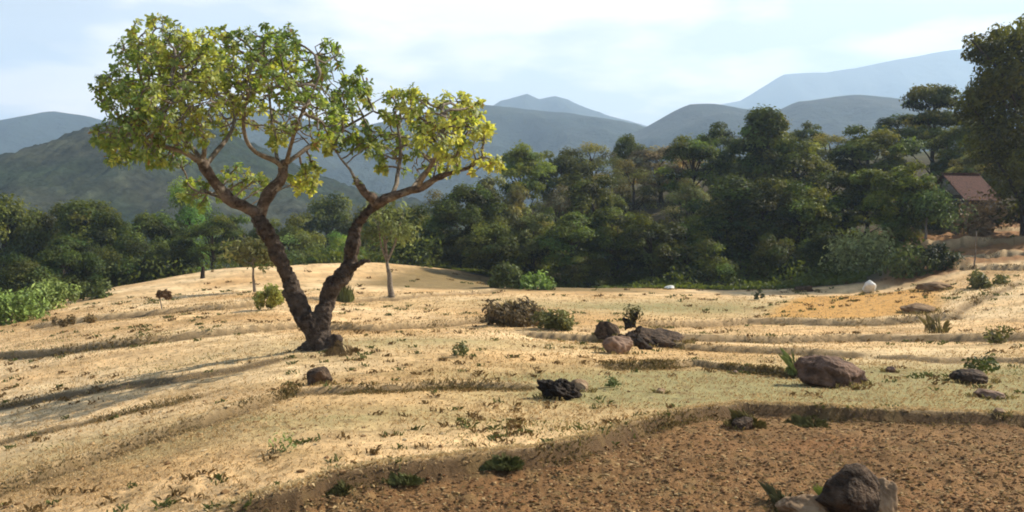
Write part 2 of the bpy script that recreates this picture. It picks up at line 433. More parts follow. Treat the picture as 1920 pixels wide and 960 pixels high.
def build_ground():
    th = np.concatenate([np.linspace(-R(180), -R(37), 60, endpoint=False), np.linspace(-R(37), R(37), 860, endpoint=False), np.linspace(R(37), R(180), 60, endpoint=False)])
    r = [0.8]
    while r[-1] < 3.5: r.append(r[-1] * 1.04)
    while r[-1] < 120: r.append(r[-1] * (1.0065 if r[-1] < 30 else 1.011))
    while r[-1] < 3400: r.append(r[-1] * 1.1)
    r = np.array(r); nr, na = len(r), len(th)
    X = np.sin(th)[None, :] * r[:, None]; Y = np.cos(th)[None, :] * r[:, None]
    x = X.ravel(); y = Y.ravel()
    z = H(x, y, True)
    V = np.c_[x, y, z]
    V = np.vstack([V, [[0, 0, float(H(0., 0.))]]])
    i = np.arange(nr - 1)[:, None]; j = np.arange(na)[None, :]; j2 = (j + 1) % na
    f = np.stack([i * na + j, i * na + j2, (i + 1) * na + j2, (i + 1) * na + j], -1).reshape(-1, 4)
    f = f[:, ::-1]
    c = len(V) - 1; jj = np.arange(na)
    tri = np.stack([jj, (jj + 1) % na, np.full(na, c), np.full(na, c)], -1)
    col = zone_col(V[:, 0], V[:, 1])
    me = mesh_np('ground', V, f, col, True)
    return me
gme = build_ground()
ground = link('ground', gme, M_ground); tag(ground, 'dry straw-coloured terraced field with a brown ploughed plot in front', None, None, 'structure')

# ------------------------------------------------------------------ hills and mountains
def ridge(name, label, prof, D, T, zb, mat, col, amp, nscale, seed, xr=(-1400, 3300), nx=420, ny=70, mott=.3, col2=None, canopy=0):
    if canopy: nx, ny = 1500, 160
    prof = sorted(prof)
    px = np.linspace(xr[0], xr[1], nx)
    py = np.interp(px, [p[0] for p in prof], [p[1] for p in prof])
    top = np.array([pix(a, b, D)[2] for a, b in zip(px, py)])
    xx = (px - 960) / F * D
    top = top + fbm(xx, xx * 0, nscale * .6, 4, seed) * amp * .10
    t = np.linspace(-1, 1, ny); t = np.sign(t) * np.abs(t) ** 1.4
    X = np.repeat(xx[None], ny, 0); Y = D + t[:, None] * T + 0 * X
    s = (1 - np.abs(t) ** 1.25)[:, None]
    nz = fbm(X, Y, nscale, 5, seed + 3, .55)
    rid = 1 - np.abs(fbm(X, Y * .55, nscale * .8, 4, seed + 5)) * 2
    Z = zb + (top[None] - zb) * s
    w = s * (1 - s) * 3 + .04
    Z = Z + (nz * .8 + (rid - .5) * .7) * amp * w
    if canopy: Z = Z + np.abs(fbm(X, Y, 4.0, 3, seed + 31)) * canopy * 1.5 + np.abs(fbm(X, Y, 13.0, 3, seed + 37)) * canopy
    V = np.c_[X.ravel(), Y.ravel(), Z.ravel()]
    i = np.arange(ny - 1)[:, None]; j = np.arange(nx - 1)[None, :]
    f = np.stack([i * nx + j, i * nx + j + 1, (i + 1) * nx + j + 1, (i + 1) * nx + j], -1).reshape(-1, 4)
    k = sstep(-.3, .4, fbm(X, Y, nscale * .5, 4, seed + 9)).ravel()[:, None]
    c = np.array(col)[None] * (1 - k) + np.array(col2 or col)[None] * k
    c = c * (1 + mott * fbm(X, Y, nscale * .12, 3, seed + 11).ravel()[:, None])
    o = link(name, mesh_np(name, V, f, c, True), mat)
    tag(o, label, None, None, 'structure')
    return o
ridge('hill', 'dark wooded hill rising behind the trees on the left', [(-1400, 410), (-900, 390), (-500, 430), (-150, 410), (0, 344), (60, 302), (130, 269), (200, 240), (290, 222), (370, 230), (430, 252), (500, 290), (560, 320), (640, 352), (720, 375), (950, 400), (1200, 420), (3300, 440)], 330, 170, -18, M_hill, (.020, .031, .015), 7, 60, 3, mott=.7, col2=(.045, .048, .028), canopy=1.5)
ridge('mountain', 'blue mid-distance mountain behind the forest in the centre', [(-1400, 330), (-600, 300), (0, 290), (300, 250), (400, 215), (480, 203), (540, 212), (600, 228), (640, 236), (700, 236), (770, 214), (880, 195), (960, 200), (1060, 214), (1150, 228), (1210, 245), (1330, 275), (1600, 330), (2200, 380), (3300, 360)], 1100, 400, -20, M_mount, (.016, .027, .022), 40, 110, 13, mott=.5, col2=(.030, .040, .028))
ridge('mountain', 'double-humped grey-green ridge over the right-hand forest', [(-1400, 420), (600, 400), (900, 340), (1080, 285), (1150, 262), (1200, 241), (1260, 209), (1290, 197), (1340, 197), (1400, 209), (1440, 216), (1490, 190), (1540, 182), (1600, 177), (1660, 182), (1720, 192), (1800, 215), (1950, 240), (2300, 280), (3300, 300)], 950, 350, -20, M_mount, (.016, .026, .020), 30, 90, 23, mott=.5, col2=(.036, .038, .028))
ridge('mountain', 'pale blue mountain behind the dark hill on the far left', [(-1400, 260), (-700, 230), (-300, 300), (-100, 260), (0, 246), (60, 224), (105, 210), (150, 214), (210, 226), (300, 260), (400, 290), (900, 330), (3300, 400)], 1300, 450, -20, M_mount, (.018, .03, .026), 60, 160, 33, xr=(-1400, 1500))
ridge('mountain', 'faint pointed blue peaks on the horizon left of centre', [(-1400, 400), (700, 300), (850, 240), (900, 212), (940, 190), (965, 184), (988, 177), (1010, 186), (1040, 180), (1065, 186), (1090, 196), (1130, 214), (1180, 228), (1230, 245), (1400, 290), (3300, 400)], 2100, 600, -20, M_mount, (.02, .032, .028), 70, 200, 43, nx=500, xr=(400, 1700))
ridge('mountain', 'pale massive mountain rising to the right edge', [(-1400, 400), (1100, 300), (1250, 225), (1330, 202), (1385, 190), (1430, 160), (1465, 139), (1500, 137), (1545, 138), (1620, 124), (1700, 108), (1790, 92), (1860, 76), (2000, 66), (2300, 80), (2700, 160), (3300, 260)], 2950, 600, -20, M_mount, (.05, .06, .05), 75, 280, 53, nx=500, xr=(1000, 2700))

# ------------------------------------------------------------------ haze
def box_mesh(name, lo, hi):
    x0, y0, z0 = lo; x1, y1, z1 = hi
    V = [(x0, y0, z0), (x1, y0, z0), (x1, y1, z0), (x0, y1, z0), (x0, y0, z1), (x1, y0, z1), (x1, y1, z1), (x0, y1, z1)]
    Fc = [(0, 3, 2, 1), (4, 5, 6, 7), (0, 1, 5, 4), (1, 2, 6, 5), (2, 3, 7, 6), (3, 0, 4, 7)]
    return mesh_np(name, V, Fc)
mh, nt, out = newmat('haze_air')
pv = N(nt, 'ShaderNodeVolumePrincipled'); pv.inputs['Color'].default_value = (.57, .76, 1.0, 1); pv.inputs['Density'].default_value = 4.2e-4; pv.inputs['Anisotropy'].default_value = 0.2
nt.links.new(pv.outputs[0], out.inputs['Volume'])
hz = link('haze', box_mesh('haze', (-3800, -3800, -60), (3800, 3800, 640)), mh); tag(hz, None, None, None, 'stuff')

# ------------------------------------------------------------------ foliage helpers
def leaf_quads(P, Nrm, size, asp=.5, fold=.0, seed=0, jit=.7, droop=0.0):
    """diamond leaf cards at P with rough normals Nrm; returns V (4n,3), faces"""
    r = np.random.default_rng(seed); n = len(P)
    Nn = Nrm + r.normal(0, jit, (n, 3)); Nn /= np.linalg.norm(Nn, axis=1)[:, None] + 1e-9
    d = r.normal(0, 1, (n, 3)); d[:, 2] -= droop
    d -= (d * Nn).sum(1)[:, None] * Nn; d /= np.linalg.norm(d, axis=1)[:, None] + 1e-9
    s = np.cross(Nn, d); sz = (size * (0.6 + .8 * r.random(n)))[:, None] if np.ndim(size) == 0 else (size * (0.7 + .6 * r.random(n)))[:, None]
    a = P - d * sz * .5; b = P + s * sz * asp * .5 + Nn * sz * fold; c = P + d * sz * .5; e = P - s * sz * asp * .5 + Nn * sz * fold
    V = np.stack([a, b, c, e], 1).reshape(-1, 3)
    f = np.arange(4 * n).reshape(n, 4)
    return V, f
def rand_dirs(n, r):
    d = r.normal(0, 1, (n, 3)); return d / np.linalg.norm(d, axis=1)[:, None]
def tube(V, Fq, path, rad, sides=6):
    path = np.asarray(path, float); n = len(path); base = len(V)
    up = np.array([0.3, 0.2, 1.0])
    for i in range(n):
        t = path[min(i + 1, n - 1)] - path[max(i - 1, 0)]; t = t / (np.linalg.norm(t) + 1e-9)
        a = np.cross(t, [0.13, 1, .07]); a /= np.linalg.norm(a) + 1e-9; b = np.cross(t, a)
        for k in range(sides):
            q = 2 * math.pi * k / sides
            V.append(path[i] + rad[i] * (math.cos(q) * a + math.sin(q) * b))
    for i in range(n - 1):
        for k in range(sides):
            k2 = (k + 1) % sides
            Fq.append((base + i * sides + k, base + i * sides + k2, base + (i + 1) * sides + k2, base + (i + 1) * sides + k))
    # cap the tip
    V.append(path[-1] + 0 * path[-1]); c = len(V) - 1
    for k in range(sides):
        k2 = (k + 1) % sides
        Fq.append((base + (n - 1) * sides + k, base + (n - 1) * sides + k2, c, c))
def fix_quads_mesh(name, V, Fq, col=None, smooth=True):
    me = bpy.data.meshes.new(name)
    me.from_pydata([tuple(v) for v in V], [], [tuple(dict.fromkeys(f)) for f in Fq])
    me.polygons.foreach_set('use_smooth', np.full(len(me.polygons), smooth, bool))
    me.update()
    return me
def wobble(p, q, n, amp, r):
    p = np.array(p, float); q = np.array(q, float)
    t = np.linspace(0, 1, n)[:, None]
    w = r.normal(0, amp, (n, 3)) * np.sin(t * math.pi)
    return p + (q - p) * t + w

# unit-height tree prototypes (about 10 m tall, 9 m wide), origin at the base
def tree_proto(kind, seed, n_leaf=7000, leaf=.26):
    r = np.random.default_rng(seed)
    Ht = 10.0
    cl = []
    if kind == 'round':
        nb = 70
        for i in range(nb):
            d = rand_dirs(1, r)[0]
            k = r.uniform(.5, 1.0) ** .7
            cl.append((d[0] * 3.6 * k, d[1] * 3.6 * k, 5.3 + d[2] * 4.0 * k, r.uniform(.55, 1.25)))
    elif kind == 'tall':
        for i in range(46):
            h = r.uniform(1.0, 9.2); w = 2.4 * math.sin(math.pi * min(1, (h / 10.5)) ** .75) + .3
            a = r.uniform(0, 6.28)
            cl.append((math.cos(a) * w * r.uniform(.3, 1), math.sin(a) * w * r.uniform(.3, 1), h, r.uniform(.7, 1.2)))
    elif kind == 'spread':
        for i in range(46):
            a = r.uniform(0, 6.28); q = r.uniform(0, 1) ** .6 * 4.4
            lay = r.choice([2.6, 4.4, 6.2, 8.0, 9.0]); q *= 1.15 - lay / 14
            cl.append((math.cos(a) * q, math.sin(a) * q, lay + r.normal(0, .35), r.uniform(.7, 1.25)))
    elif kind == 'frond':
        for i in range(36):
            a = r.uniform(0, 6.28); q = r.uniform(0, 1) ** .6 * 3.8
            cl.append((math.cos(a) * q, math.sin(a) * q, (9.0 if i < 22 else 5.5) - (q / 3.8) ** 2 * 3.0 + r.normal(0, .5), r.uniform(.9, 1.3)))
    elif kind == 'thin':
        for i in range(44):
            d = rand_dirs(1, r)[0]
            k = r.uniform(.4, 1.0)
            cl.append((d[0] * 3.4 * k, d[1] * 3.4 * k, 5.2 + d[2] * 4.3 * k, r.uniform(.7, 1.1)))
        n_leaf = int(n_leaf * .9)
    elif kind == 'bush':
        for i in range(26):
            d = rand_dirs(1, r)[0]; d[2] = abs(d[2])
            k = r.uniform(.5, 1.0)
            cl.append((d[0] * 4.2 * k, d[1] * 4.2 * k, .9 + d[2] * 7.6 * k, r.uniform(1.0, 1.7)))
    cl = np.array(cl)
    wts = cl[:, 3] ** 2; wts /= wts.sum()
    idx = r.choice(len(cl), n_leaf, p=wts)
    d = rand_dirs(n_leaf, r)
    d[:, 2] = np.where(d[:, 2] < -.2, -d[:, 2] * .8, d[:, 2])
    rr = cl[idx, 3] * (1 + .12 * r.normal(0, 1, n_leaf)) * np.where(r.random(n_leaf) < .75, 1.0, r.uniform(.3, 1, n_leaf))
    sq = np.array([1.0, 1.0, .68 if kind in ('spread', 'frond') else 1.08])
    P = cl[idx, :3] + d * rr[:, None] * sq
    # some leaves stray beyond their clump so that the outline is ragged
    st = r.random(n_leaf) < .07
    P[st] += rand_dirs(int(st.sum()), r) * .45
    P[:, 2] = np.maximum(P[:, 2], .05)
    V, f = leaf_quads(P, d * 1.0 + np.array([0, 0, .35]), leaf, .55, .12, seed, .38)
    cv = (1 + .42 * r.normal(0, 1, len(cl)))[idx] * (1 + .2 * r.normal(0, 1, n_leaf))
    cv = np.clip(cv, .3, 2.2)
    yl = np.clip(r.normal(0, .12, len(cl))[idx], -.2, .3)
    c = np.stack([cv * (1 + yl), cv, cv * (1 - yl)], 1)
    if kind == 'frond':
        # long drooping fronds on top of the clumps
        Vf = []; n = 700
        ci = r.integers(0, len(cl), n)
        dd = rand_dirs(n, r); dd[:, 2] = np.abs(dd[:, 2]) * .6
        base = cl[ci, :3]; L = r.uniform(.8, 1.7, n)[:, None]
        s = np.cross(dd, [0, 0, 1]); s /= np.linalg.norm(s, axis=1)[:, None] + 1e-9
        a = base; b = base + dd * L * .55 + s * .12; e = base + dd * L * .55 - s * .12; t = base + dd * L - np.array([0, 0, .35]) * L
        Vf = np.stack([a, b, t, e], 1).reshape(-1, 3)
        ff = np.arange(4 * n).reshape(n, 4) + len(V)
        V = np.vstack([V, Vf]); f = np.vstack([f, ff]); c = np.vstack([c, np.ones((n, 3)) * r.uniform(.8, 1.4, (n, 1))])
    crown = mesh_np('crown', V, f, np.repeat(c, 4, 0))
    TV, TF = [], []
    topz = 7.5 if kind != 'bush' else 3.0
    tr = .22 if kind != 'bush' else .1
    lean = r.normal(0, .25, 2)
    path = wobble((0, 0, -.6), (lean[0], lean[1], topz), 9, .10, r)
    tube(TV, TF, path, np.linspace(tr * 1.25, tr * .35, 9), 8)
    order = r.permutation(len(cl))[:16]
    for i in order:
        c_ = cl[i, :3]
        t0 = min(max((c_[2] - 2.2) / (topz + .6), .12), .92)
        k = t0 * 8; a = int(k); s0 = path[a] * (1 - (k - a)) + path[min(a + 1, 8)] * (k - a)
        tube(TV, TF, wobble(s0, c_, 5, .12, r), np.linspace(tr * .42, .03, 5), 5)
    trunk = fix_quads_mesh('trunk', TV, TF)
    return crown, trunk
PROTO = {}
for kind, cnt, nl, lf in [('round', 5, 13000, .33), ('tall', 2, 12000, .30), ('spread', 3, 12000, .30), ('frond', 2, 9000, .26), ('thin', 3, 12000, .2), ('bush', 3, 7000, .34)]:
    PROTO[kind] = [tree_proto(kind, 100 + 7 * i + len(kind) * 31, nl, lf) for i in range(cnt)]
for lst in PROTO.values():
    for c_, t_ in lst:
        c_.materials.append(TONE['dark']); t_.materials.append(M_darkbark)
pcount = {}
def put_tree(px, top, Y, wpx, kind, tone, label, name='tree', cat='tree', group='trees of the surrounding woodland', base=None, rz=None):
    if base is not None:
        x, Y_, z = hit(px, base); Y = Y_
    else:
        x = pix(px, top, Y)[0]; z = float(H(x, Y))
    zt = pix(px, top, Y)[2]
    h = max(zt - z, .3)
    w = wpx * 1.28 / F * Y
    lst = PROTO[kind]; i = pcount.get(kind, 0); pcount[kind] = i + 1
    crown, trunk = lst[i % len(lst)]
    wid = {'round': 8.6, 'tall': 5.6, 'spread': 9.2, 'frond': 9.2, 'thin': 7.8, 'bush': 10.0}[kind]
    hei = {'round': 10.2, 'tall': 10.2, 'spread': 10.0, 'frond': 10.3, 'thin': 10.2, 'bush': 9.6}[kind]
    root = empty(name, (x, Y, z - .05), rz if rz is not None else random.uniform(0, 6.28), (w / wid, w / wid, h / hei))
    tag(root, label, cat, group)
    c = bpy.data.objects.new('crown' if kind != 'bush' else 'foliage', crown); c.parent = root; sc.collection.objects.link(c)
    c.material_slots[0].link = 'OBJECT'; c.material_slots[0].material = TONE[tone]
    t = bpy.data.objects.new('trunk' if kind != 'bush' else 'stems', trunk); t.parent = root; sc.collection.objects.link(t)
    return root

# px of the middle, py of the top, distance, width in px, form, leaf tone, label
G1 = 'trees of the forest on the right'
FOREST = [
 (772, 378, 57, 90, 'round', 'dark', 'low dark rounded tree at the left end of the right forest, above the pale hump'),
 (822, 352, 62, 110, 'thin', 'olive', 'loose olive tree right under the right-hand limb tips of the frangipani'),
 (880, 342, 55, 120, 'round', 'dark', 'dark dense tree under the lowest yellow leaves of the frangipani'),
 (935, 318, 64, 110, 'round', 'olive', 'grey-green tree where the frangipani leaves end against the forest'),
 (985, 283, 67, 125, 'spread', 'mid', 'mid-green spreading tree that forms the first shoulder of the forest skyline'),
 (1052, 272, 74, 110, 'round', 'mid', 'flat-topped mid-green tree on the skyline between the first shoulder and the small dark dome'),
 (1042, 338, 57, 95, 'thin', 'dry', 'pinkish-brown half-bare tree inside the forest left of centre'),
 (1112, 262, 75, 110, 'thin', 'olive', 'pale feathery tree on the skyline just left of the small dark dome'),
 (1180, 250, 80, 62, 'round', 'dark', 'small dark dome-shaped treetop standing up from the skyline above the tree stump'),
 (1110, 322, 58, 115, 'round', 'dark', 'dark round tree right of the pinkish half-bare tree'),
 (1182, 296, 65, 120, 'thin', 'olive', 'olive feathery tree in front of the small dark dome'),
 (1242, 272, 73, 120, 'round', 'dry', 'brownish-olive tree on the skyline left of the star-fronded trees'),
 (1300, 246, 63, 125, 'frond', 'mid', 'star-fronded tree with ragged fingers of leaves, left one of two'),
 (1348, 231, 69, 95, 'frond', 'dark', 'star-fronded tree, right one of two, left of the tall dark tower of leaves'),
 (1290, 325, 55, 110, 'thin', 'olive', 'yellowish-olive tree with drooping leaves under the star-fronded trees'),
 (1392, 250, 64, 100, 'round', 'dark', 'dark tree at the left foot of the tall dark tower of leaves'),
 (1440, 196, 61, 100, 'tall', 'dark', 'tall dark tower-shaped tree, the highest of the middle skyline'),
 (1513, 226, 78, 66, 'round', 'dark', 'small dark round treetop just right of the tall dark tower of leaves'),
 (1487, 262, 60, 120, 'round', 'mid', 'leafy tree leaning out to the right of the tall dark tower'),
 (1560, 246, 67, 125, 'thin', 'olive', 'mottled olive tree on the skyline under the double-humped ridge'),
 (1632, 230, 64, 135, 'round', 'mid', 'broad fresh-green dome on the skyline left of the steep layered tree'),
 (1692, 212, 78, 90, 'round', 'dark', 'dark treetop between the fresh-green dome and the steep layered tree'),
 (1752, 158, 67, 130, 'spread', 'dark', 'layered dark tree with a knob of leaves on top, left of the giant tree'),
 (1815, 215, 62, 110, 'round', 'dark', 'dark tree filling the gap between layered tree and giant edge tree'),
 (1692, 298, 48, 118, 'round', 'bright', 'bright green sunlit round tree left of the red-roofed hut'),
 (930, 415, 50, 120, 'round', 'dark', 'very dark tree standing behind the green bush at the field edge'),
 (1000, 392, 51, 110, 'round', 'olive', 'dull olive tree over the dark forest edge below the first skyline shoulder'),
 (1075, 395, 49, 120, 'round', 'dark', 'dark tree at the forest edge above the small white stone, its left neighbour'),
 (1150, 380, 50, 120, 'round', 'dark', 'dark tree at the forest edge straight above the tree stump'),
 (1222, 395, 48, 120, 'round', 'dark', 'dark tree at the forest edge straight above the small white stone'),
 (1292, 400, 49, 110, 'thin', 'mid', 'thin-leaved green tree at the forest edge beneath the yellowish-olive one'),
 (1365, 325, 51, 125, 'tall', 'dark', 'dark ivy-clad upright tree at the forest edge left of the tall tower'),
 (1430, 330, 50, 120, 'round', 'dark', 'blackish tree at the forest edge at the foot of the tall tower'),
 (1500, 335, 50, 125, 'round', 'mid', 'leafy mid-green tree at the forest edge above the orange field'),
 (1565, 320, 52, 120, 'round', 'dark', 'dark tree at the forest edge left of the sunlit round tree'),
 (1628, 318, 51, 110, 'spread', 'mid', 'flat-layered tree touching the left side of the sunlit round tree'),
 (1850, 270, 56, 110, 'round', 'olive', 'olive tree behind the red-roofed hut'),
 (1790, 275, 60, 90, 'thin', 'mid', 'loose mid-green tree over the ridge of the red-roofed hut'),
 (1460, 420, 46, 100, 'bush', 'dark', 'dark shrubby tree low at the forest edge above the left end of the orange field'),
 (1545, 425, 46, 100, 'bush', 'dark', 'dark shrubby tree low at the forest edge left of the pale bush'),
 (1330, 440, 46, 90, 'bush', 'dark', 'low dark shrubby tree at the forest edge between stump and orange field'),
 (862, 425, 54, 100, 'round', 'dark', 'black-green tree above the dull brown lower field'),
 (1100, 460, 46.5, 90, 'bush', 'dark', 'low dark shrub at the forest foot left of the tree stump line'),
 (1690, 400, 47, 70, 'bush', 'mid', 'green shrub below the sunlit round tree'),
]
for px, top, Y, w, kind, tone, lab in FOREST:
    put_tree(px, top, Y, w, kind, tone, lab, group=G1, cat='tree' if kind != 'bush' else 'shrub', name='forest_tree' if kind != 'bush' else 'shrub')
G2 = 'trees behind the left field edge'
LEFT = [
 (12, 360, 60, 140, 'round', 'dark', 'dark round tree cut by the left edge of the view'),
 (85, 372, 62, 120, 'round', 'mid', 'mid-green tree second from the left edge'),
 (160, 370, 60, 110, 'tall', 'mid', 'upright green tree third from the left edge, under the dark hill'),
 (212, 392, 57, 90, 'tall', 'dark', 'narrow dark tree left of the dip in the left treeline'),
 (285, 396, 61, 120, 'round', 'dark', 'dark tree right of the dip in the left treeline, above the small dry sapling'),
 (352, 322, 64, 120, 'thin', 'bright', 'yellow-green tall thin tree left of the frangipani stems'),
 (398, 398, 54, 110, 'frond', 'dark', 'dark large-leaved tree just left of the frangipani stems'),
 (455, 392, 60, 110, 'round', 'dark', 'dark tree behind the left frangipani stem'),
 (540, 398, 64, 110, 'round', 'mid', 'green tree seen between the two frangipani stems, left one'),
 (610, 362, 82, 120, 'round', 'dark', 'hazy dark tree seen high between the two frangipani stems'),
 (560, 425, 55, 110, 'bush', 'pale', 'bright bamboo-like shrub seen low between the two frangipani stems'),
 (640, 418, 54, 90, 'bush', 'bright', 'bright green shrub against the right frangipani stem'),
 (594, 468, 51.5, 50, 'bush', 'dark', 'small dark shrub in the fork between the two frangipani stems'),
 (690, 420, 62, 90, 'bush', 'bright', 'yellow-green shrub right behind the right frangipani stem'),
 (712, 372, 78, 110, 'round', 'dark', 'hazy dark tree right of the right frangipani stem'),
 (40, 452, 46, 130, 'bush', 'dark', 'dark undergrowth tree above the pale reed clumps'),
 (120, 440, 50, 110, 'round', 'dark', 'dark tree directly behind the right pale reed clump'),
 (190, 448, 52, 110, 'bush', 'dark', 'dark shrub above the corner of the pale field'),
 (255, 440, 53, 100, 'bush', 'dark', 'dark shrub over the field edge above the dry sapling, left part'),
 (325, 440, 54, 100, 'round', 'dark', 'dark tree over the field edge with the little dark stump in front'),
]
for px, top, Y, w, kind, tone, lab in LEFT:
    put_tree(px, top, Y, w, kind, tone, lab, group=G2, cat='tree' if kind != 'bush' else 'shrub', name='forest_tree' if kind != 'bush' else 'shrub')

# ------------------------------------------------------------------ the giant tree at the right edge
def big_tree():
    r = np.random.default_rng(5)
    cl = []
    Y = 45.0; base = pix(1918, 425, Y); zb = float(H(base[0], Y))
    spots = [(1850, 100, 40), (1838, 85, 26), (1875, 80, 34), (1900, 90, 40), (1940, 80, 50), (1990, 100, 50), (1880, 140, 45), (1840, 165, 36), (1920, 160, 60), (1980, 170, 60), (1830, 205, 34), (1860, 220, 48),
             (1900, 240, 60), (1960, 240, 60), (1850, 270, 40), (1890, 300, 50), (1940, 310, 60), (2020, 220, 60), (2030, 300, 60), (1905, 355, 42), (1950, 380, 40), (1895, 390, 26), (2050, 150, 50), (2000, 380, 50), (1822, 190, 20), (1868, 180, 50), (1825, 75, 14), (1868, 62, 16), (1912, 58, 18)]
    for px, py, rp in spots:
        for k in range(2):
            p = pix(px + r.normal(0, 8), py + r.normal(0, 8), Y + r.uniform(-3, 3)); cl.append((*p, rp / F * Y * r.uniform(.65, .95)))
    cl = np.array(cl); cl[:, 0] -= base[0]; cl[:, 1] -= Y; cl[:, 2] -= zb
    n = 26000; w = cl[:, 3] ** 2; idx = r.choice(len(cl), n, p=w / w.sum())
    d = rand_dirs(n, r)
    P = cl[idx, :3] + d * (cl[idx, 3] * np.where(r.random(n) < .7, r.normal(1, .12, n), r.uniform(.3, 1, n)))[:, None] * np.array([1, 1, .8])
    V, f = leaf_quads(P, d + np.array([0, 0, .3]), .24, .5, .12, 3, .6)
    cv = np.clip((1 + .35 * r.normal(0, 1, len(cl)))[idx] * (1 + .2 * r.normal(0, 1, n)), .4, 2)
    crown = mesh_np('crown', V, f, np.repeat(np.stack([cv * 1.05, cv, cv * .9], 1), 4, 0))
    root = empty('giant_tree', (base[0], Y, zb)); tag(root, 'giant dark tree filling the right edge of the view above the terraced bank', 'tree')
    link('crown', crown, TONE['dark'], root)
    TV, TF = [], []
    path = wobble((0.3, 0, -.5), (.2, 0, 9), 10, .12, r); tube(TV, TF, path, np.linspace(.45, .12, 10), 12)
    for i in range(0, len(cl), 2):
        k = np.clip((cl[i, 2] - 2.5) / 10 * 9, 1.2, 8.5); a = int(k)
        tube(TV, TF, wobble(path[a], cl[i, :3], 5, .15, r), np.linspace(.13, .03, 5), 5)
    link('trunk', fix_quads_mesh('trunk', TV, TF), M_darkbark, root)
big_tree()

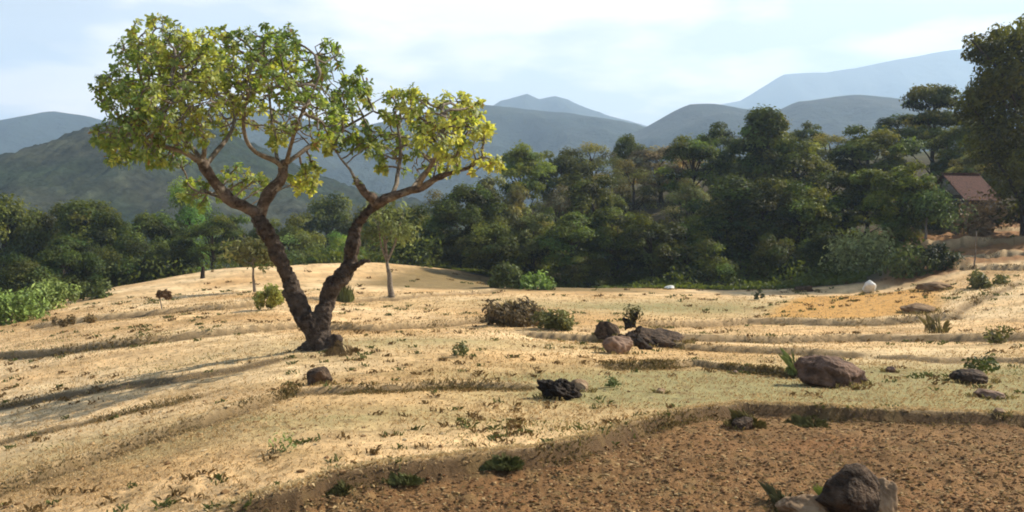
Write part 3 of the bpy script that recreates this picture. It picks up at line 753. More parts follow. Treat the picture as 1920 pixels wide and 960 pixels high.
# ------------------------------------------------------------------ the frangipani
TY = 13.5
TB = hit(600, 655); TY = float(TB[1])
SC = TY / F
def tl(px, py, dy=0.0):
    """photo pixel on the tree -> tree-local point, dy metres behind the trunk"""
    p = pix(px, py, TY + dy); return np.array([p[0] - TB[0], p[1] - TB[1], p[2] - TB[2]])
def frangipani():
    r = np.random.default_rng(11)
    root = empty('frangipani_tree', tuple(TB)); tag(root, 'large spreading frangipani with twin gnarled stems and yellow-green leaves on the dry field', 'tree')
    limbs = {  # name: [(px, py, depth, radius)]
     'L': [(602, 672, 0, .27), (598, 645, 0, .235), (588, 615, 0, .20), (566, 588, .05, .185), (552, 560, .08, .175), (545, 535, .1, .17), (533, 508, .05, .165), (520, 480, 0, .155), (508, 450, -.05, .145), (492, 420, -.05, .14), (484, 402, -.05, .13)],
     'Rr': [(606, 672, 0, .24), (608, 640, .02, .20), (602, 610, .05, .17), (606, 575, .1, .165), (618, 545, .15, .16), (638, 518, .2, .155), (655, 495, .2, .14), (660, 465, .2, .13), (666, 440, .2, .115), (676, 415, .2, .11), (692, 395, .2, .11), (705, 378, .2, .105)],
     'La': [(484, 402, -.05, .12), (458, 388, -.15, .11), (430, 370, -.25, .10), (405, 345, -.35, .10), (388, 318, -.4, .10), (376, 298, -.4, .09)],
     'La1': [(380, 302, -.4, .07), (355, 290, -.6, .055), (325, 280, -.8, .045), (285, 268, -1.0, .035), (250, 262, -1.2, .025)],
     'La2': [(378, 300, -.4, .07), (383, 270, -.5, .055), (372, 235, -.7, .045), (350, 200, -.9, .035), (325, 160, -1.1, .028)],
     'La3': [(384, 312, -.4, .06), (402, 285, -.1, .05), (425, 262, .2, .042), (440, 225, .5, .035), (430, 180, .7, .028)],
     'La4': [(380, 300, -.4, .05), (345, 262, .1, .045), (310, 225, .6, .038), (275, 180, 1.0, .03), (262, 130, 1.2, .024)],
     'Lb': [(484, 402, -.05, .12), (500, 375, 0, .11), (518, 348, .05, .10), (530, 322, .1, .09), (537, 305, .1, .08)],
     'Lb1': [(537, 306, .1, .055), (560, 290, .3, .045), (590, 270, .5, .038), (625, 250, .7, .033), (660, 232, .9, .028), (700, 208, 1.0, .022)],
     'Lb2': [(532, 318, .1, .06), (508, 300, -.1, .055), (480, 286, -.3, .048), (462, 262, -.5, .04), (455, 225, -.8, .034), (465, 180, -1.0, .026)],
     'Lb3': [(520, 300, .0, .045), (512, 262, .2, .04), (510, 225, .4, .035), (505, 180, .5, .03), (500, 130, .5, .024)],
     'Lb4': [(537, 306, .1, .05), (545, 270, -.3, .04), (560, 230, -.7, .034), (580, 185, -1.0, .028), (600, 140, -1.1, .022)],
     'Lc': [(492, 418, -.05, .06), (470, 400, .3, .05), (445, 385, .7, .04), (415, 370, 1.0, .032), (385, 362, 1.2, .024)],
     'Ra': [(703, 382, .2, .085), (690, 366, .1, .075), (676, 350, .05, .07), (668, 338, 0, .06)],
     'Ra1': [(668, 340, 0, .03), (655, 318, .0, .024), (640, 298, .1, .02), (628, 280, .1, .016)],
     'Rb': [(703, 382, .2, .095), (730, 368, .1, .085), (760, 358, 0, .075), (790, 350, -.1, .07), (820, 335, -.2, .055), (850, 322, -.3, .042), (885, 312, -.4, .03)],
     'Rb1': [(735, 366, .1, .05), (742, 345, .3, .045), (748, 315, .5, .038), (752, 275, .6, .03), (745, 235, .7, .024)],
     'Rb2': [(785, 352, -.1, .05), (800, 325, -.3, .045), (815, 295, -.5, .038), (830, 255, -.7, .03), (835, 220, -.8, .024)],
     'Rb3': [(770, 356, 0, .04), (790, 330, .4, .035), (822, 300, .8, .03), (850, 265, 1.0, .025)],
     'Rc': [(652, 505, .2, .075), (666, 499, .1, .05), (680, 493, 0, .035), (694, 489, -.05, .022)],
    }
    parent_of = {'La': 'L', 'Lb': 'L', 'Lc': 'L', 'La1': 'La', 'La2': 'La', 'La3': 'La', 'La4': 'La', 'Lb1': 'Lb', 'Lb2': 'Lb', 'Lb3': 'Lb', 'Lb4': 'Lb', 'Ra': 'Rr', 'Rb': 'Rr', 'Rc': 'Rr', 'Ra1': 'Ra', 'Rb1': 'Rb', 'Rb2': 'Rb', 'Rb3': 'Rb'}
    paths = {}
    for k, pts in limbs.items():
        P = np.array([tl(a, b, c) for a, b, c, _ in pts]); rd = np.array([q[3] for q in pts]) * .80
        m = (len(pts) - 1) * 4 + 1; t = np.linspace(0, len(pts) - 1, m)
        # Catmull-Rom
        out_ = []
        for tt in t:
            i = min(int(tt), len(pts) - 2); u = tt - i
            p0 = P[max(i - 1, 0)]; p1 = P[i]; p2 = P[i + 1]; p3 = P[min(i + 2, len(pts) - 1)]
            out_.append(.5 * ((2 * p1) + (-p0 + p2) * u + (2 * p0 - 5 * p1 + 4 * p2 - p3) * u * u + (-p0 + 3 * p1 - 3 * p2 + p3) * u ** 3))
        out_ = np.array(out_)
        kn = np.convolve(r.normal(0, 1, m + 4), [.2, .3, .3, .2], 'same')[2:-2]
        rr = np.interp(t, np.arange(len(pts)), rd) * (1 + .20 * kn)
        wv = np.stack([np.convolve(r.normal(0, 1, m + 6), np.hanning(7) / 2.2, 'same')[3:-3] for _ in range(3)], 1)
        out_ += wv * .030 * np.minimum(1, rr[:, None] / .1) * np.r_[0, np.ones(m - 2), 0][:, None]
        paths[k] = (out_, rr)
    def limb_mesh(keys, name, sides, voxel):
        V, Fq = [], []
        for k in keys: tube(V, Fq, paths[k][0], paths[k][1], sides)
        if name == 'trunk':      # buttress roots
            for a, L, rr in [(-.2, .55, .12), (1.2, .4, .09), (2.7, .5, .11), (3.9, .4, .1), (5.1, .6, .11)]:
                e = np.array([math.cos(a) * L, math.sin(a) * L * .8, -.12])
                tube(V, Fq, wobble((0, 0, .12), e, 5, .02, r), np.linspace(rr * 1.4, rr * .4, 5), 8)
            for k in keys:           # knobs and healed branch scars
                Pk, rk = paths[k]
                for j in range(5, len(Pk) - 4, 4):
                    d = rand_dirs(1, r)[0]; d[2] *= .4
                    tube(V, Fq, np.array([Pk[j] + d * rk[j] * .3, Pk[j] + d * rk[j] * 1.0, Pk[j] + d * rk[j] * 1.28]), np.array([.55, .5, .3]) * rk[j], 8)
            # broken stub on the right of the base
            tube(V, Fq, wobble((.1, -.1, .05), (.34, -.12, .20), 4, .01, r), [.1, .1, .09, .07], 8)
        me = fix_quads_mesh(name, V, Fq)
        o = link(name, me, M_bark if name == 'trunk' else M_limb, root)
        rm = o.modifiers.new('Remesh', 'REMESH'); rm.mode = 'VOXEL'; rm.voxel_size = voxel; rm.use_smooth_shade = True
        if name != 'trunk': o.modifiers.remove(rm)
        tx = bpy.data.textures.new(name + '_bark', 'CLOUDS'); tx.noise_scale = .06; tx.noise_depth = 4
        dm = o.modifiers.new('Displace', 'DISPLACE'); dm.texture = tx; dm.strength = .075 if name == 'trunk' else .04; dm.mid_level = .5
        return o
    limb_mesh(['L', 'Rr', 'Rc'], 'trunk', 14, .02)
    for k in ['La', 'Lb', 'Lc', 'Ra', 'Rb']: limb_mesh([k], 'limb', 14, .018)
    # --- space colonisation of the crown
    nodes = []; par = []; mnr = []
    first = {}
    for k in ['La1', 'La2', 'La3', 'La4', 'Lb1', 'Lb2', 'Lb3', 'Lb4', 'Lc', 'Ra1', 'Rb', 'Rb1', 'Rb2', 'Rb3', 'La', 'Lb', 'Ra']:
        P, rr = paths[k]
        step = 2 if k not in ('La', 'Lb', 'Ra', 'Rb') else 3
        prev = -1
        for i in range(0, len(P), step):
            nodes.append(P[i]); par.append(prev); mnr.append(rr[i]); prev = len(nodes) - 1
    blobs = [(290, 85, 62, 0), (250, 110, 50, .6), (345, 95, 55, -.5), (215, 160, 42, 0), (240, 200, 55, -.8), (190, 165, 24, 0), (200, 258, 34, -.4), (225, 285, 38, .2), (260, 250, 55, -1.2), (300, 170, 70, .9), (310, 210, 70, -1.2), (340, 150, 70, 0), (400, 105, 60, .6), (430, 75, 30, 0), (420, 150, 60, -.9),
             (490, 95, 52, .2), (520, 90, 50, -.4), (545, 130, 50, .6), (480, 150, 55, -1.0), (610, 110, 38, -.2), (580, 150, 45, .5), (560, 190, 55, -1.0), (650, 165, 34, .4), (680, 155, 26, .6), (640, 205, 45, .2), (600, 230, 50, -.6), (690, 185, 22, 1.0), (480, 210, 50, .9), (430, 215, 50, 1.2), (390, 200, 50, -1.3), (360, 240, 45, -.9), (330, 285, 40, 1.0),
             (290, 290, 32, -.7), (570, 345, 30, .9), (585, 320, 22, .6), (440, 335, 36, 1.3), (400, 350, 30, 1.4), (365, 365, 34, 1.3), (490, 345, 26, 1.0), (625, 270, 24, .2), (650, 262, 28, .3), (540, 240, 34, .9), (520, 250, 30, -.9),
             (745, 200, 38, .6), (770, 185, 34, 0), (800, 215, 45, -.4), (850, 210, 42, .2), (885, 205, 28, 0), (880, 240, 42, -.5), (905, 250, 26, 0), (830, 260, 50, -.8), (790, 270, 45, .8), (745, 260, 38, .9), (700, 270, 34, .5), (720, 300, 28, .6), (860, 290, 36, -.4), (905, 305, 28, -.4), (930, 308, 16, -.3), (780, 310, 34, .9), (830, 305, 34, .3), (690, 245, 20, .7)]
    A = []; blob_id = []
    for bi, (px, py, rp, dy) in enumerate(blobs):
        n = int(16 + (rp / 10.0) ** 2 * 2.9)
        d = rand_dirs(n, r) * (r.random(n) ** .4)[:, None]
        for q in d:
            A.append(tl(px + q[0] * rp, py - q[2] * rp, dy * 1.15 + q[1] * rp * SC * 1.5))
            blob_id.append(bi)
    A = np.array(A); nodes = [np.array(p) for p in nodes]
    alive = np.ones(len(A), bool); STEPL = .055; kids = {}
    tips_targets = A.copy()
    for it in range(95):
        Np = np.array(nodes); ai = np.where(alive)[0]
        if len(ai) == 0: break
        D = np.linalg.norm(A[ai][:, None] - Np[None], axis=2); nn = D.argmin(1); dm = D.min(1)
        alive[ai[dm < .062]] = False
        dirs = {}
        for k, (a, b) in enumerate(zip(ai, nn)):
            if dm[k] < .062: continue
            v = (A[a] - Np[b]) / dm[k]
            dirs.setdefault(int(b), []).append(v / max(dm[k], .1) )
        for b, vl in dirs.items():
            if kids.get(b, 0) >= 2: continue
            v = np.sum(vl, 0); nv = np.linalg.norm(v)
            if nv < 1e-6: continue
            v = v / nv + np.array([0, 0, .18]) + r.normal(0, .12, 3); v /= np.linalg.norm(v)
            q = Np[b] + v * STEPL
            if np.linalg.norm(Np - q, axis=1).min() < STEPL * .45: continue
            nodes.append(q); par.append(b); mnr.append(0); kids[b] = kids.get(b, 0) + 1
    n = len(nodes); Np = np.array(nodes); ch = [[] for _ in range(n)]
    for i, p in enumerate(par):
        if p >= 0: ch[p].append(i)
    rad = np.zeros(n)
    for i in range(n - 1, -1, -1):
        if not ch[i]: rad[i] = .0075
        else: rad[i] = (sum(rad[c] ** 2.4 for c in ch[i])) ** (1 / 2.4)
        if mnr[i] > 0: rad[i] = max(mnr[i] * .96, .01)
        else: rad[i] = min(rad[i], .038)
    V, Fq = [], []
    done = set()
    starts = [i for i in range(n) if par[i] < 0]
    stack = [(i, None) for i in starts]
    while stack:
        i, p0 = stack.pop()
        chain = [] if p0 is None else [p0]
        cr_ = [] if p0 is None else [min(rad[p0], rad[i] * 1.15)]
        cur = i
        while True:
            chain.append(cur); cr_.append(rad[cur])
            if not ch[cur]: break
            m = max(ch[cur], key=lambda c: rad[c])
            for c in ch[cur]:
                if c != m: stack.append((c, cur))
            cur = m
        if len(chain) >= 2: tube(V, Fq, Np[chain], cr_, 6)
    link('branches', fix_quads_mesh('branches', V, Fq), M_twig, root)
    # --- leaves: rosettes at the tips
    tips = [i for i in range(n) if not ch[i]]
    LV, LF, LC = [], [], []
    print('frangipani nodes', n, 'tips', len(tips))
    # low frequency colour variation: right and top more yellow, the sunlit side painted in
    for i in tips:
        p = Np[i]; pp = Np[par[i]] if par[i] >= 0 else p - [0, 0, .1]
        ax = p - pp; ax = ax / (np.linalg.norm(ax) + 1e-9) + np.array([0, 0, .5]); ax /= np.linalg.norm(ax)
        a = np.cross(ax, [.3, .9, .1]); a /= np.linalg.norm(a); b = np.cross(ax, a)
        nl = 12
        qx = 960 + (p[0] + TB[0]) / (p[1] + TB[1]) * F; qy = 480 - ((p[2] + TB[2] - EYE) / (p[1] + TB[1]) + PITCH) * F
        inn = ((qx - 480) / 150) ** 2 + ((qy - 235) / 70) ** 2
        inn2 = ((qx - 810) / 80) ** 2 + ((qy - 310) / 40) ** 2
        if min(inn, inn2) < 1 and r.random() < .42: continue
        nl = r.integers(15, 23); ph = r.uniform(0, 6.28)
        yel = np.clip(.36 + r.normal(0, .3) + .28 * math.sin(p[0] * 1.7 + p[2]) + (.25 if p[0] > .7 else -.08), 0, 1)
        for k in range(nl):
            q = ph + k * 2.4 + r.normal(0, .15); el = r.uniform(.05, 1.0) - .15
            d = (math.cos(q) * a + math.sin(q) * b) * math.cos(el) + ax * math.sin(el)
            L = r.uniform(.055, .108); w = L * r.uniform(.22, .30)
            s = np.cross(d, ax); s /= np.linalg.norm(s) + 1e-9
            up = np.cross(s, d)
            o = p - ax * r.uniform(-.02, .10) + r.normal(0, .012, 3)
            base = len(LV)
            dr = np.array([0, 0, -1.0])
            LV += [o, o + d * L * .45 + s * w * .8 + up * .008, o + d * L * .8 + s * w * .75 + dr * L * .06, o + d * L + dr * L * .16, o + d * L * .8 - s * w * .75 + dr * L * .06, o + d * L * .45 - s * w * .8 + up * .008]
            LF.append((base, base + 1, base + 2, base + 3, base + 4, base + 5))
            g_ = np.array([.15, .235, .065]); y_ = np.array([.46, .48, .13]); yy = np.clip(yel + r.normal(0, .22), 0, 1)
            c = (g_ * (1 - yy) + y_ * yy) * r.uniform(.75, 1.3)
            if r.random() < .012: c = np.array([.30, .18, .06])
            LC += [c] * 6
    link('foliage', mesh_np('foliage', np.array(LV), np.array(LF), np.array(LC)), M_fran, root)
    return root
frangipani()

# ------------------------------------------------------------------ rocks
def ico(sub):
    import bmesh
    bm = bmesh.new(); bmesh.ops.create_icosphere(bm, subdivisions=sub, radius=1)
    V = np.array([v.co[:] for v in bm.verts]); Fc = np.array([[v.index for v in f.verts] for f in bm.faces]); bm.free()
    return V, Fc
ICO5 = ico(5); ICO4 = ico(4); ICO1 = ico(1)
def n3(V, s, seed, oct=4):
    return (fbm(V[:, 0] + V[:, 2] * .7, V[:, 1] - V[:, 2] * .6, s, oct, seed) + fbm(V[:, 1] + 5, V[:, 2] + V[:, 0] * .4, s, oct, seed + 50)) * .5
def rock_mesh(name, sx, sy, sz, seed, facets=7, rough=.16, sub=None):
    V, Fc = (sub or ICO5); V = V.copy(); r = np.random.default_rng(seed)
    for k in range(facets + 5):                   # planar cuts
        d = rand_dirs(1, r)[0]; h = r.uniform(.5, .85)
        t = V @ d; m = t > h
        V[m] -= np.outer((t[m] - h) * .85, d)
    V *= (1 + rough * 1.6 * n3(V, .8, seed, 3) + rough * .9 * n3(V, .25, seed + 9, 4) - rough * .6 * np.abs(n3(V, .4, seed + 19, 3)) + rough * .55 * n3(V, .09, seed + 29, 3))[:, None]
    V *= np.array([sx, sy, sz])
    return mesh_np(name, V, Fc, None, True)
SKIRT = []
def rock(name, px, py, wpx, hpx, dep, mat, label, seed, cat='rock', rz=0, sink=.32, parent=None, group=None, tilt=0, facets=7, rough=.16):
    p = hit(px, py); w = wpx / F * p[1] / 2; h = hpx / F * p[1]
    SKIRT.append((p[0], p[1] + dep * .35, w, dep / 2))
    sz = h / (2 - sink * 2) ; me = rock_mesh(name, w, dep / 2, sz, seed, facets, rough)
    o = link(name, me, mat, parent)
    o.location = (p[0], p[1] + dep * .35, p[2] + sz * (1 - 2 * sink)); o.rotation_euler = (0, tilt, rz)
    if label: tag(o, label, cat, group)
    return o
R_red = rock_mat('stone_red_brown', (.055, .033, .023), (.22, .135, .095), 5, 1.0, .04)
R_dark = rock_mat('stone_dark', (.024, .016, .011), (.13, .085, .055), 7, 1.0, .04)
R_tan = rock_mat('stone_tan', (.15, .09, .05), (.36, .25, .15), 4, .7, .02)
R_pink = rock_mat('stone_pink_grey', (.13, .080, .055), (.30, .20, .14), 5, .7, .02)
R_white = rock_mat('stone_white', (.55, .54, .50), (.80, .79, .76), 4, .3, .01)
R_black = rock_mat('stump_and_hollow_dark', (.012, .009, .007), (.045, .032, .024), 8, 1, .04)  # near-black for dead wood and for the shade of the hollow
rock('boulder', 1572, 726, 134, 62, .62, R_red, 'big reddish-brown boulder lying on the greenish stubble right of centre', 3, 'boulder', sink=.26, facets=6, rough=.2)
rock('rock', 590, 722, 60, 40, .28, R_dark, 'small dark wedge-shaped rock in front of the frangipani trunk', 4, facets=8)
rock('rock', 1050, 750, 80, 36, .42, R_black, 'black lump standing in for the shade of a hollow at the end of the grassy bund', 8, facets=4, rough=.6, sink=.4)  # dark lump put in place of the shade inside a hollow
rock('rock', 1090, 735, 40, 26, .3, R_tan, 'low tan stone against the right side of the black lump', 18)
rock('rock', 1160, 664, 66, 34, .45, R_pink, 'pinkish-grey rock in front of the dead stump', 12, facets=8)
rock('mound', 1238, 652, 125, 30, .9, R_dark, 'long low dark rock mound sloping right from the dead stump', 14, 'mound', facets=3, rough=.35, sink=.42)
rock('rock', 1143, 636, 58, 28, .5, R_dark, 'dark blocky rock at the left of the dead stump', 15, facets=8)
rock('boulder', 1605, 992, 146, 108, .34, R_dark, 'dark-faced boulder rising from the ploughed soil at the bottom of the view', 21, 'boulder', sink=.12, facets=7)
rock('rock', 1662, 985, 58, 84, .18, R_tan, 'tan slab leaning on the right side of the dark-faced boulder', 22, sink=.15, tilt=.35)
rock('rock', 1522, 985, 105, 50, .26, R_tan, 'pale curved stone left of the dark-faced boulder', 23, sink=.1)
rock('rock', 1835, 720, 74, 24, .5, R_dark, 'flat dark rock under the weeds near the right edge', 25, facets=8)
rock('rock', 1870, 748, 70, 14, .3, R_pink, 'flat pinkish stone slab in front of the flat dark rock', 26, sink=.3)
rock('boulder', 1633, 550, 27, 26, .6, R_white, 'round white boulder at the foot of the forest', 31, 'boulder', sink=.03, facets=3, rough=.08)
rock('rock', 1258, 543, 20, 8, .5, R_white, 'small flat white stone on the far edge of the field', 32, rough=.2)
rock('rock', 1240, 738, 22, 9, .12, R_tan, 'small pale stone on the stubble right of the black lump', 33)
rock('rock', 1880, 778, 24, 9, .12, R_tan, 'small pale stone near the right edge above the ploughed plot', 34)
rock('rock', 935, 800, 0.1, 0.1, .01, R_tan, None, 35) if False else None
rock('mound', 1735, 586, 56, 14, 1.2, rock_mat('earth_mound', (.15, .09, .045), (.30, .19, .10), 3), 'brown earth mound at the right end of the orange field', 36, 'mound', facets=3)
rock('mound', 1760, 545, 60, 15, 1.5, bpy.data.materials['earth_mound'], 'brown earth mound under the terraced bank', 37, 'mound', facets=3)
rock('rock', 1515, 548, 44, 14, .9, R_dark, 'dark low rock at the forest edge above the orange field', 38)
rock('rock', 1672, 700, 24, 12, .15, R_red, 'small reddish stone beside the big reddish-brown boulder', 39)
rock('rock', 1380, 702, 16, 8, .12, R_pink, 'pinkish pebble on the bund left of the big boulder', 40)
rock('rock', 1398, 806, 52, 20, .2, R_dark, 'dark stone poking from the step of the ploughed plot', 41)

# ------------------------------------------------------------------ blades, tufts and small plants
def blades(P, hgt, wid, col, seed, lean=.5, name='grass'):
    """one bent triangle-pair blade per point"""
    r = np.random.default_rng(seed); n = len(P)
    a = r.uniform(0, 6.28, n); d = np.stack([np.cos(a), np.sin(a), 0 * a], 1); s = np.stack([-np.sin(a), np.cos(a), 0 * a], 1)
    h = (hgt * r.uniform(.5, 1.4, n))[:, None]; l = (lean * r.random(n))[:, None] * h; w = wid if np.ndim(wid) == 0 else wid[:, None]
    V = np.stack([P - s * w, P + s * w, P + s * w * .7 + d * l * .35 + [0, 0, 1] * h * .55, P + d * l + [0, 0, 1] * h * (1 - .3 * lean), P - s * w * .7 + d * l * .35 + [0, 0, 1] * h * .55], 1).reshape(-1, 3)
    f = np.arange(5 * n).reshape(n, 5)
    return V, f, np.repeat(col, 5, 0)
def merge_mesh(name, parts):
    Vs, Fs, Cs, o = [], [], [], 0
    for V, f, c in parts:
        Vs.append(V); Fs.append(f + o); Cs.append(c); o += len(V)
    return mesh_np(name, np.vstack(Vs), np.vstack(Fs), np.vstack(Cs))
def scatter_view(n, ymin, ymax, seed, margin=1.15):
    r = np.random.default_rng(seed)
    # density falling off with distance
    y = np.exp(r.uniform(math.log(ymin), math.log(ymax), n)); x = r.uniform(-1, 1, n) * y * .577 * margin
    return x, y, r
# dry straw stubble
x, y, r = scatter_view(120000, 3.6, 34, 41)
keep = (plow(x, y) < .3) & (fbm(x, y, 1.2, 3, 61) > r.uniform(-.9, .5, len(x)))
x = x[keep]; y = y[keep]
z = H(x, y, True)
h = .022 + .012 * fbm(x, y, .8, 2, 5) + .0012 * y
k = r.random(len(x))[:, None]
c = (np.array([.62, .455, .26]) * (1 - k) + np.array([.42, .30, .15]) * k) * r.uniform(.8, 1.2, (len(x), 1))
grn = (fbm(x, y, 1.6, 3, 401) > .28)[:, None] & (r.random((len(x), 1)) < .5)
c = np.where(grn, np.array([.20, .20, .06]) * r.uniform(.7, 1.2, (len(x), 1)), c)
st = merge_mesh('dry_stubble', [blades(np.c_[x, y, z - .005], h, .0016 + .00030 * y, c, 42, 1.1)])
o = link('dry_stubble', st, M_blade); tag(o, 'short dry straw stubble over the terraced fields', 'stubble', None, 'stuff')
# grass along the bunds
parts = []
n = 16000; r = np.random.default_rng(4321); x = r.uniform(STEP['x'][0], STEP['x'][-1], n); y = np.interp(x, STEP['x'], STEP['y']) + r.normal(.13, .045, n) - fbm(x, x * 0 + 3, .9, 3, 51) * .03
parts.append(blades(np.c_[x, y, H(x, y, True) - .005], np.full(n, .035), .0035, np.array([.68, .54, .32]) * r.uniform(.75, 1.15, (n, 1)), 4322, 1.1))
for si, (cx, cy_, w_, d_) in enumerate(SKIRT):
    r = np.random.default_rng(1500 + si)
    n = int(np.clip(60 + 420 * w_, 60, 420)); a = r.uniform(0, 6.28, n); q = 1.0 + np.abs(r.normal(0, .16, n)) * (.12 / w_ + .5)
    x = cx + np.cos(a) * w_ * q; y = cy_ + np.sin(a) * d_ * q
    keep = fbm(a * 1.5, a * 0 + si, .8, 2, si) > -.15; x, y = x[keep], y[keep]; n = len(x)
    k = r.random((n, 1)); c = (np.array([.42, .32, .14]) * (1 - k) + np.array([.12, .12, .04]) * k) * r.uniform(.7, 1.3, (n, 1))
    parts.append(blades(np.c_[x, y, H(x, y, True) - .005], (.03 + .07 * w_ + .0012 * y) * np.ones(n), .0016 + .00032 * y, c, 1600 + si, .9))
for bi, b in enumerate(BUNDS):
    r = np.random.default_rng(500 + bi)
    Ls = np.hypot(np.diff(b['x']), np.diff(b['y'])).sum(); ym = b['y'].mean()
    n = int(Ls * b['grass'] * (620 if ym < 12 else 260 if ym < 25 else 110))
    u = r.uniform(b['x'][0], b['x'][-1], n)
    # uniform along arc length
    cum = np.r_[0, np.cumsum(np.hypot(np.diff(b['x']), np.diff(b['y'])))]; t = r.uniform(0, cum[-1], n)
    bx = np.interp(t, cum, b['x']); by = np.interp(t, cum, b['y'])
    off = r.normal(-.2, .28, n) if b is SHADOW_MARGIN else r.normal(-.09 if b is not STEP else -.05, (.06 if b is not STEP else .03) + .003 * ym, n)
    wob = fbm(bx, by, .9, 3, 51) * .1
    x = bx + r.normal(0, .03, n); y = by + off - wob
    pat = fbm(x, y, .7, 3, 700 + bi); keep = (pat > r.uniform(-.55, .35, n)) & (fbm(bx, by, 1.7, 2, 77 + bi) > -.25)
    x, y, pat = x[keep], y[keep], pat[keep]; n = len(x)
    z = H(x, y, True)
    hh = (.016 + .036 * np.clip(pat + .2, 0, 1)) * (1 + ym * .03)
    k = r.random((n, 1))
    k = k ** 1.6; c = (np.array([.27, .19, .085]) * (1 - k) + np.array([.105, .10, .036]) * k) * r.uniform(.7, 1.3, (n, 1))
    parts.append(blades(np.c_[x, y, z - .005], hh, .0022 + .00035 * y, c, 900 + bi, .9))
o = link('bund_grass', merge_mesh('bund_grass', parts), M_blade); tag(o, 'olive and brown grass tufting along the field bunds', 'grass', None, 'stuff')
# scattered dark little weeds over the stubble
x, y, r = scatter_view(3200, 4, 50, 77)
keep = (plow(x, y) < .3) & (fbm(x, y, 2.2, 3, 81) > r.uniform(-.3, .5, len(x))); x = x[keep]; y = y[keep]
m = len(x); kk = 12
X = np.repeat(x, kk) + r.normal(0, 1, m * kk) * .025 * (1 + np.repeat(y, kk) * .05); Yy = np.repeat(y, kk) + r.normal(0, 1, m * kk) * .025 * (1 + np.repeat(y, kk) * .05)
c = np.repeat(np.where(r.random((m, 1)) < .45, np.array([[.11, .13, .04]]), np.array([[.17, .11, .045]])), kk, 0) * r.uniform(.7, 1.3, (m * kk, 1))
o = link('weeds', merge_mesh('weeds', [blades(np.c_[X, Yy, H(X, Yy, True) - .004], .035 + .002 * Yy, .004 + .0004 * Yy, c, 78, 1.2)]), M_blade)
tag(o, 'sparse small weeds dotted over the dry fields', 'weeds', None, 'stuff')
# clods and little stones of the ploughed plot
def lumps(name, n, ymin, ymax, seed, inside, smin, smax, cols, label, mat):
    x, y, r = scatter_view(n, ymin, ymax, seed)
    pl = plow(x, y); keep = pl > .6 if inside else pl < .2; x, y = x[keep], y[keep]; n = len(x)
    V, Fc = ICO1; s = smin + (smax - smin) * r.random(n) ** 3
    dv = 1 + .28 * r.normal(0, 1, (n, len(V), 1))
    a = r.uniform(0, 6.28, n); P = V[None] * dv * s[:, None, None] * np.stack([r.uniform(.8, 1.6, n), r.uniform(.8, 1.3, n), r.uniform(.45, .8, n)], 1)[:, None]
    ca, sa = np.cos(a)[:, None], np.sin(a)[:, None]
    Q = P.copy(); Q[..., 0] = P[..., 0] * ca - P[..., 1] * sa; Q[..., 1] = P[..., 0] * sa + P[..., 1] * ca
    Q += np.stack([x, y, H(x, y, True) + s * .2], 1)[:, None]
    f = (Fc[None] + (np.arange(n) * len(V))[:, None, None]).reshape(-1, 3)
    cl = np.array(cols)[r.integers(0, len(cols), n)] * r.uniform(.7, 1.25, (n, 1))
    o = link(name, mesh_np(name, Q.reshape(-1, 3), f, np.repeat(cl, len(V), 0), False), mat); tag(o, label, name.replace('_', ' '), None, 'stuff')
lumps('soil_clods', 90000, 3.4, 9.5, 91, True, .002, .013, [(.21, .12, .055), (.17, .085, .036), (.26, .155, .07), (.34, .23, .11), (.12, .065, .03)], 'crumbly brown clods covering the ploughed plot', M_clod)
lumps('pebbles', 3500, 4.0, 30, 92, False, .005, .022, [(.36, .24, .12), (.22, .13, .06), (.45, .34, .2)], 'small pebbles and earth crumbs on the stubble', M_clod)
# dry stalks lying on the ploughed plot
x, y, r = scatter_view(7000, 3.6, 9.5, 95); keep = plow(x, y) > .5; x, y = x[keep], y[keep]
c = np.array([.42, .31, .15]) * r.uniform(.5, 1.2, (len(x), 1))
o = link('chaff', merge_mesh('chaff', [blades(np.c_[x, y, H(x, y, True) + .004], .022, .0014, c, 96, 2.6)]), M_blade); tag(o, 'dry chaff and stalks strewn on the brown soil', 'chaff', None, 'stuff')

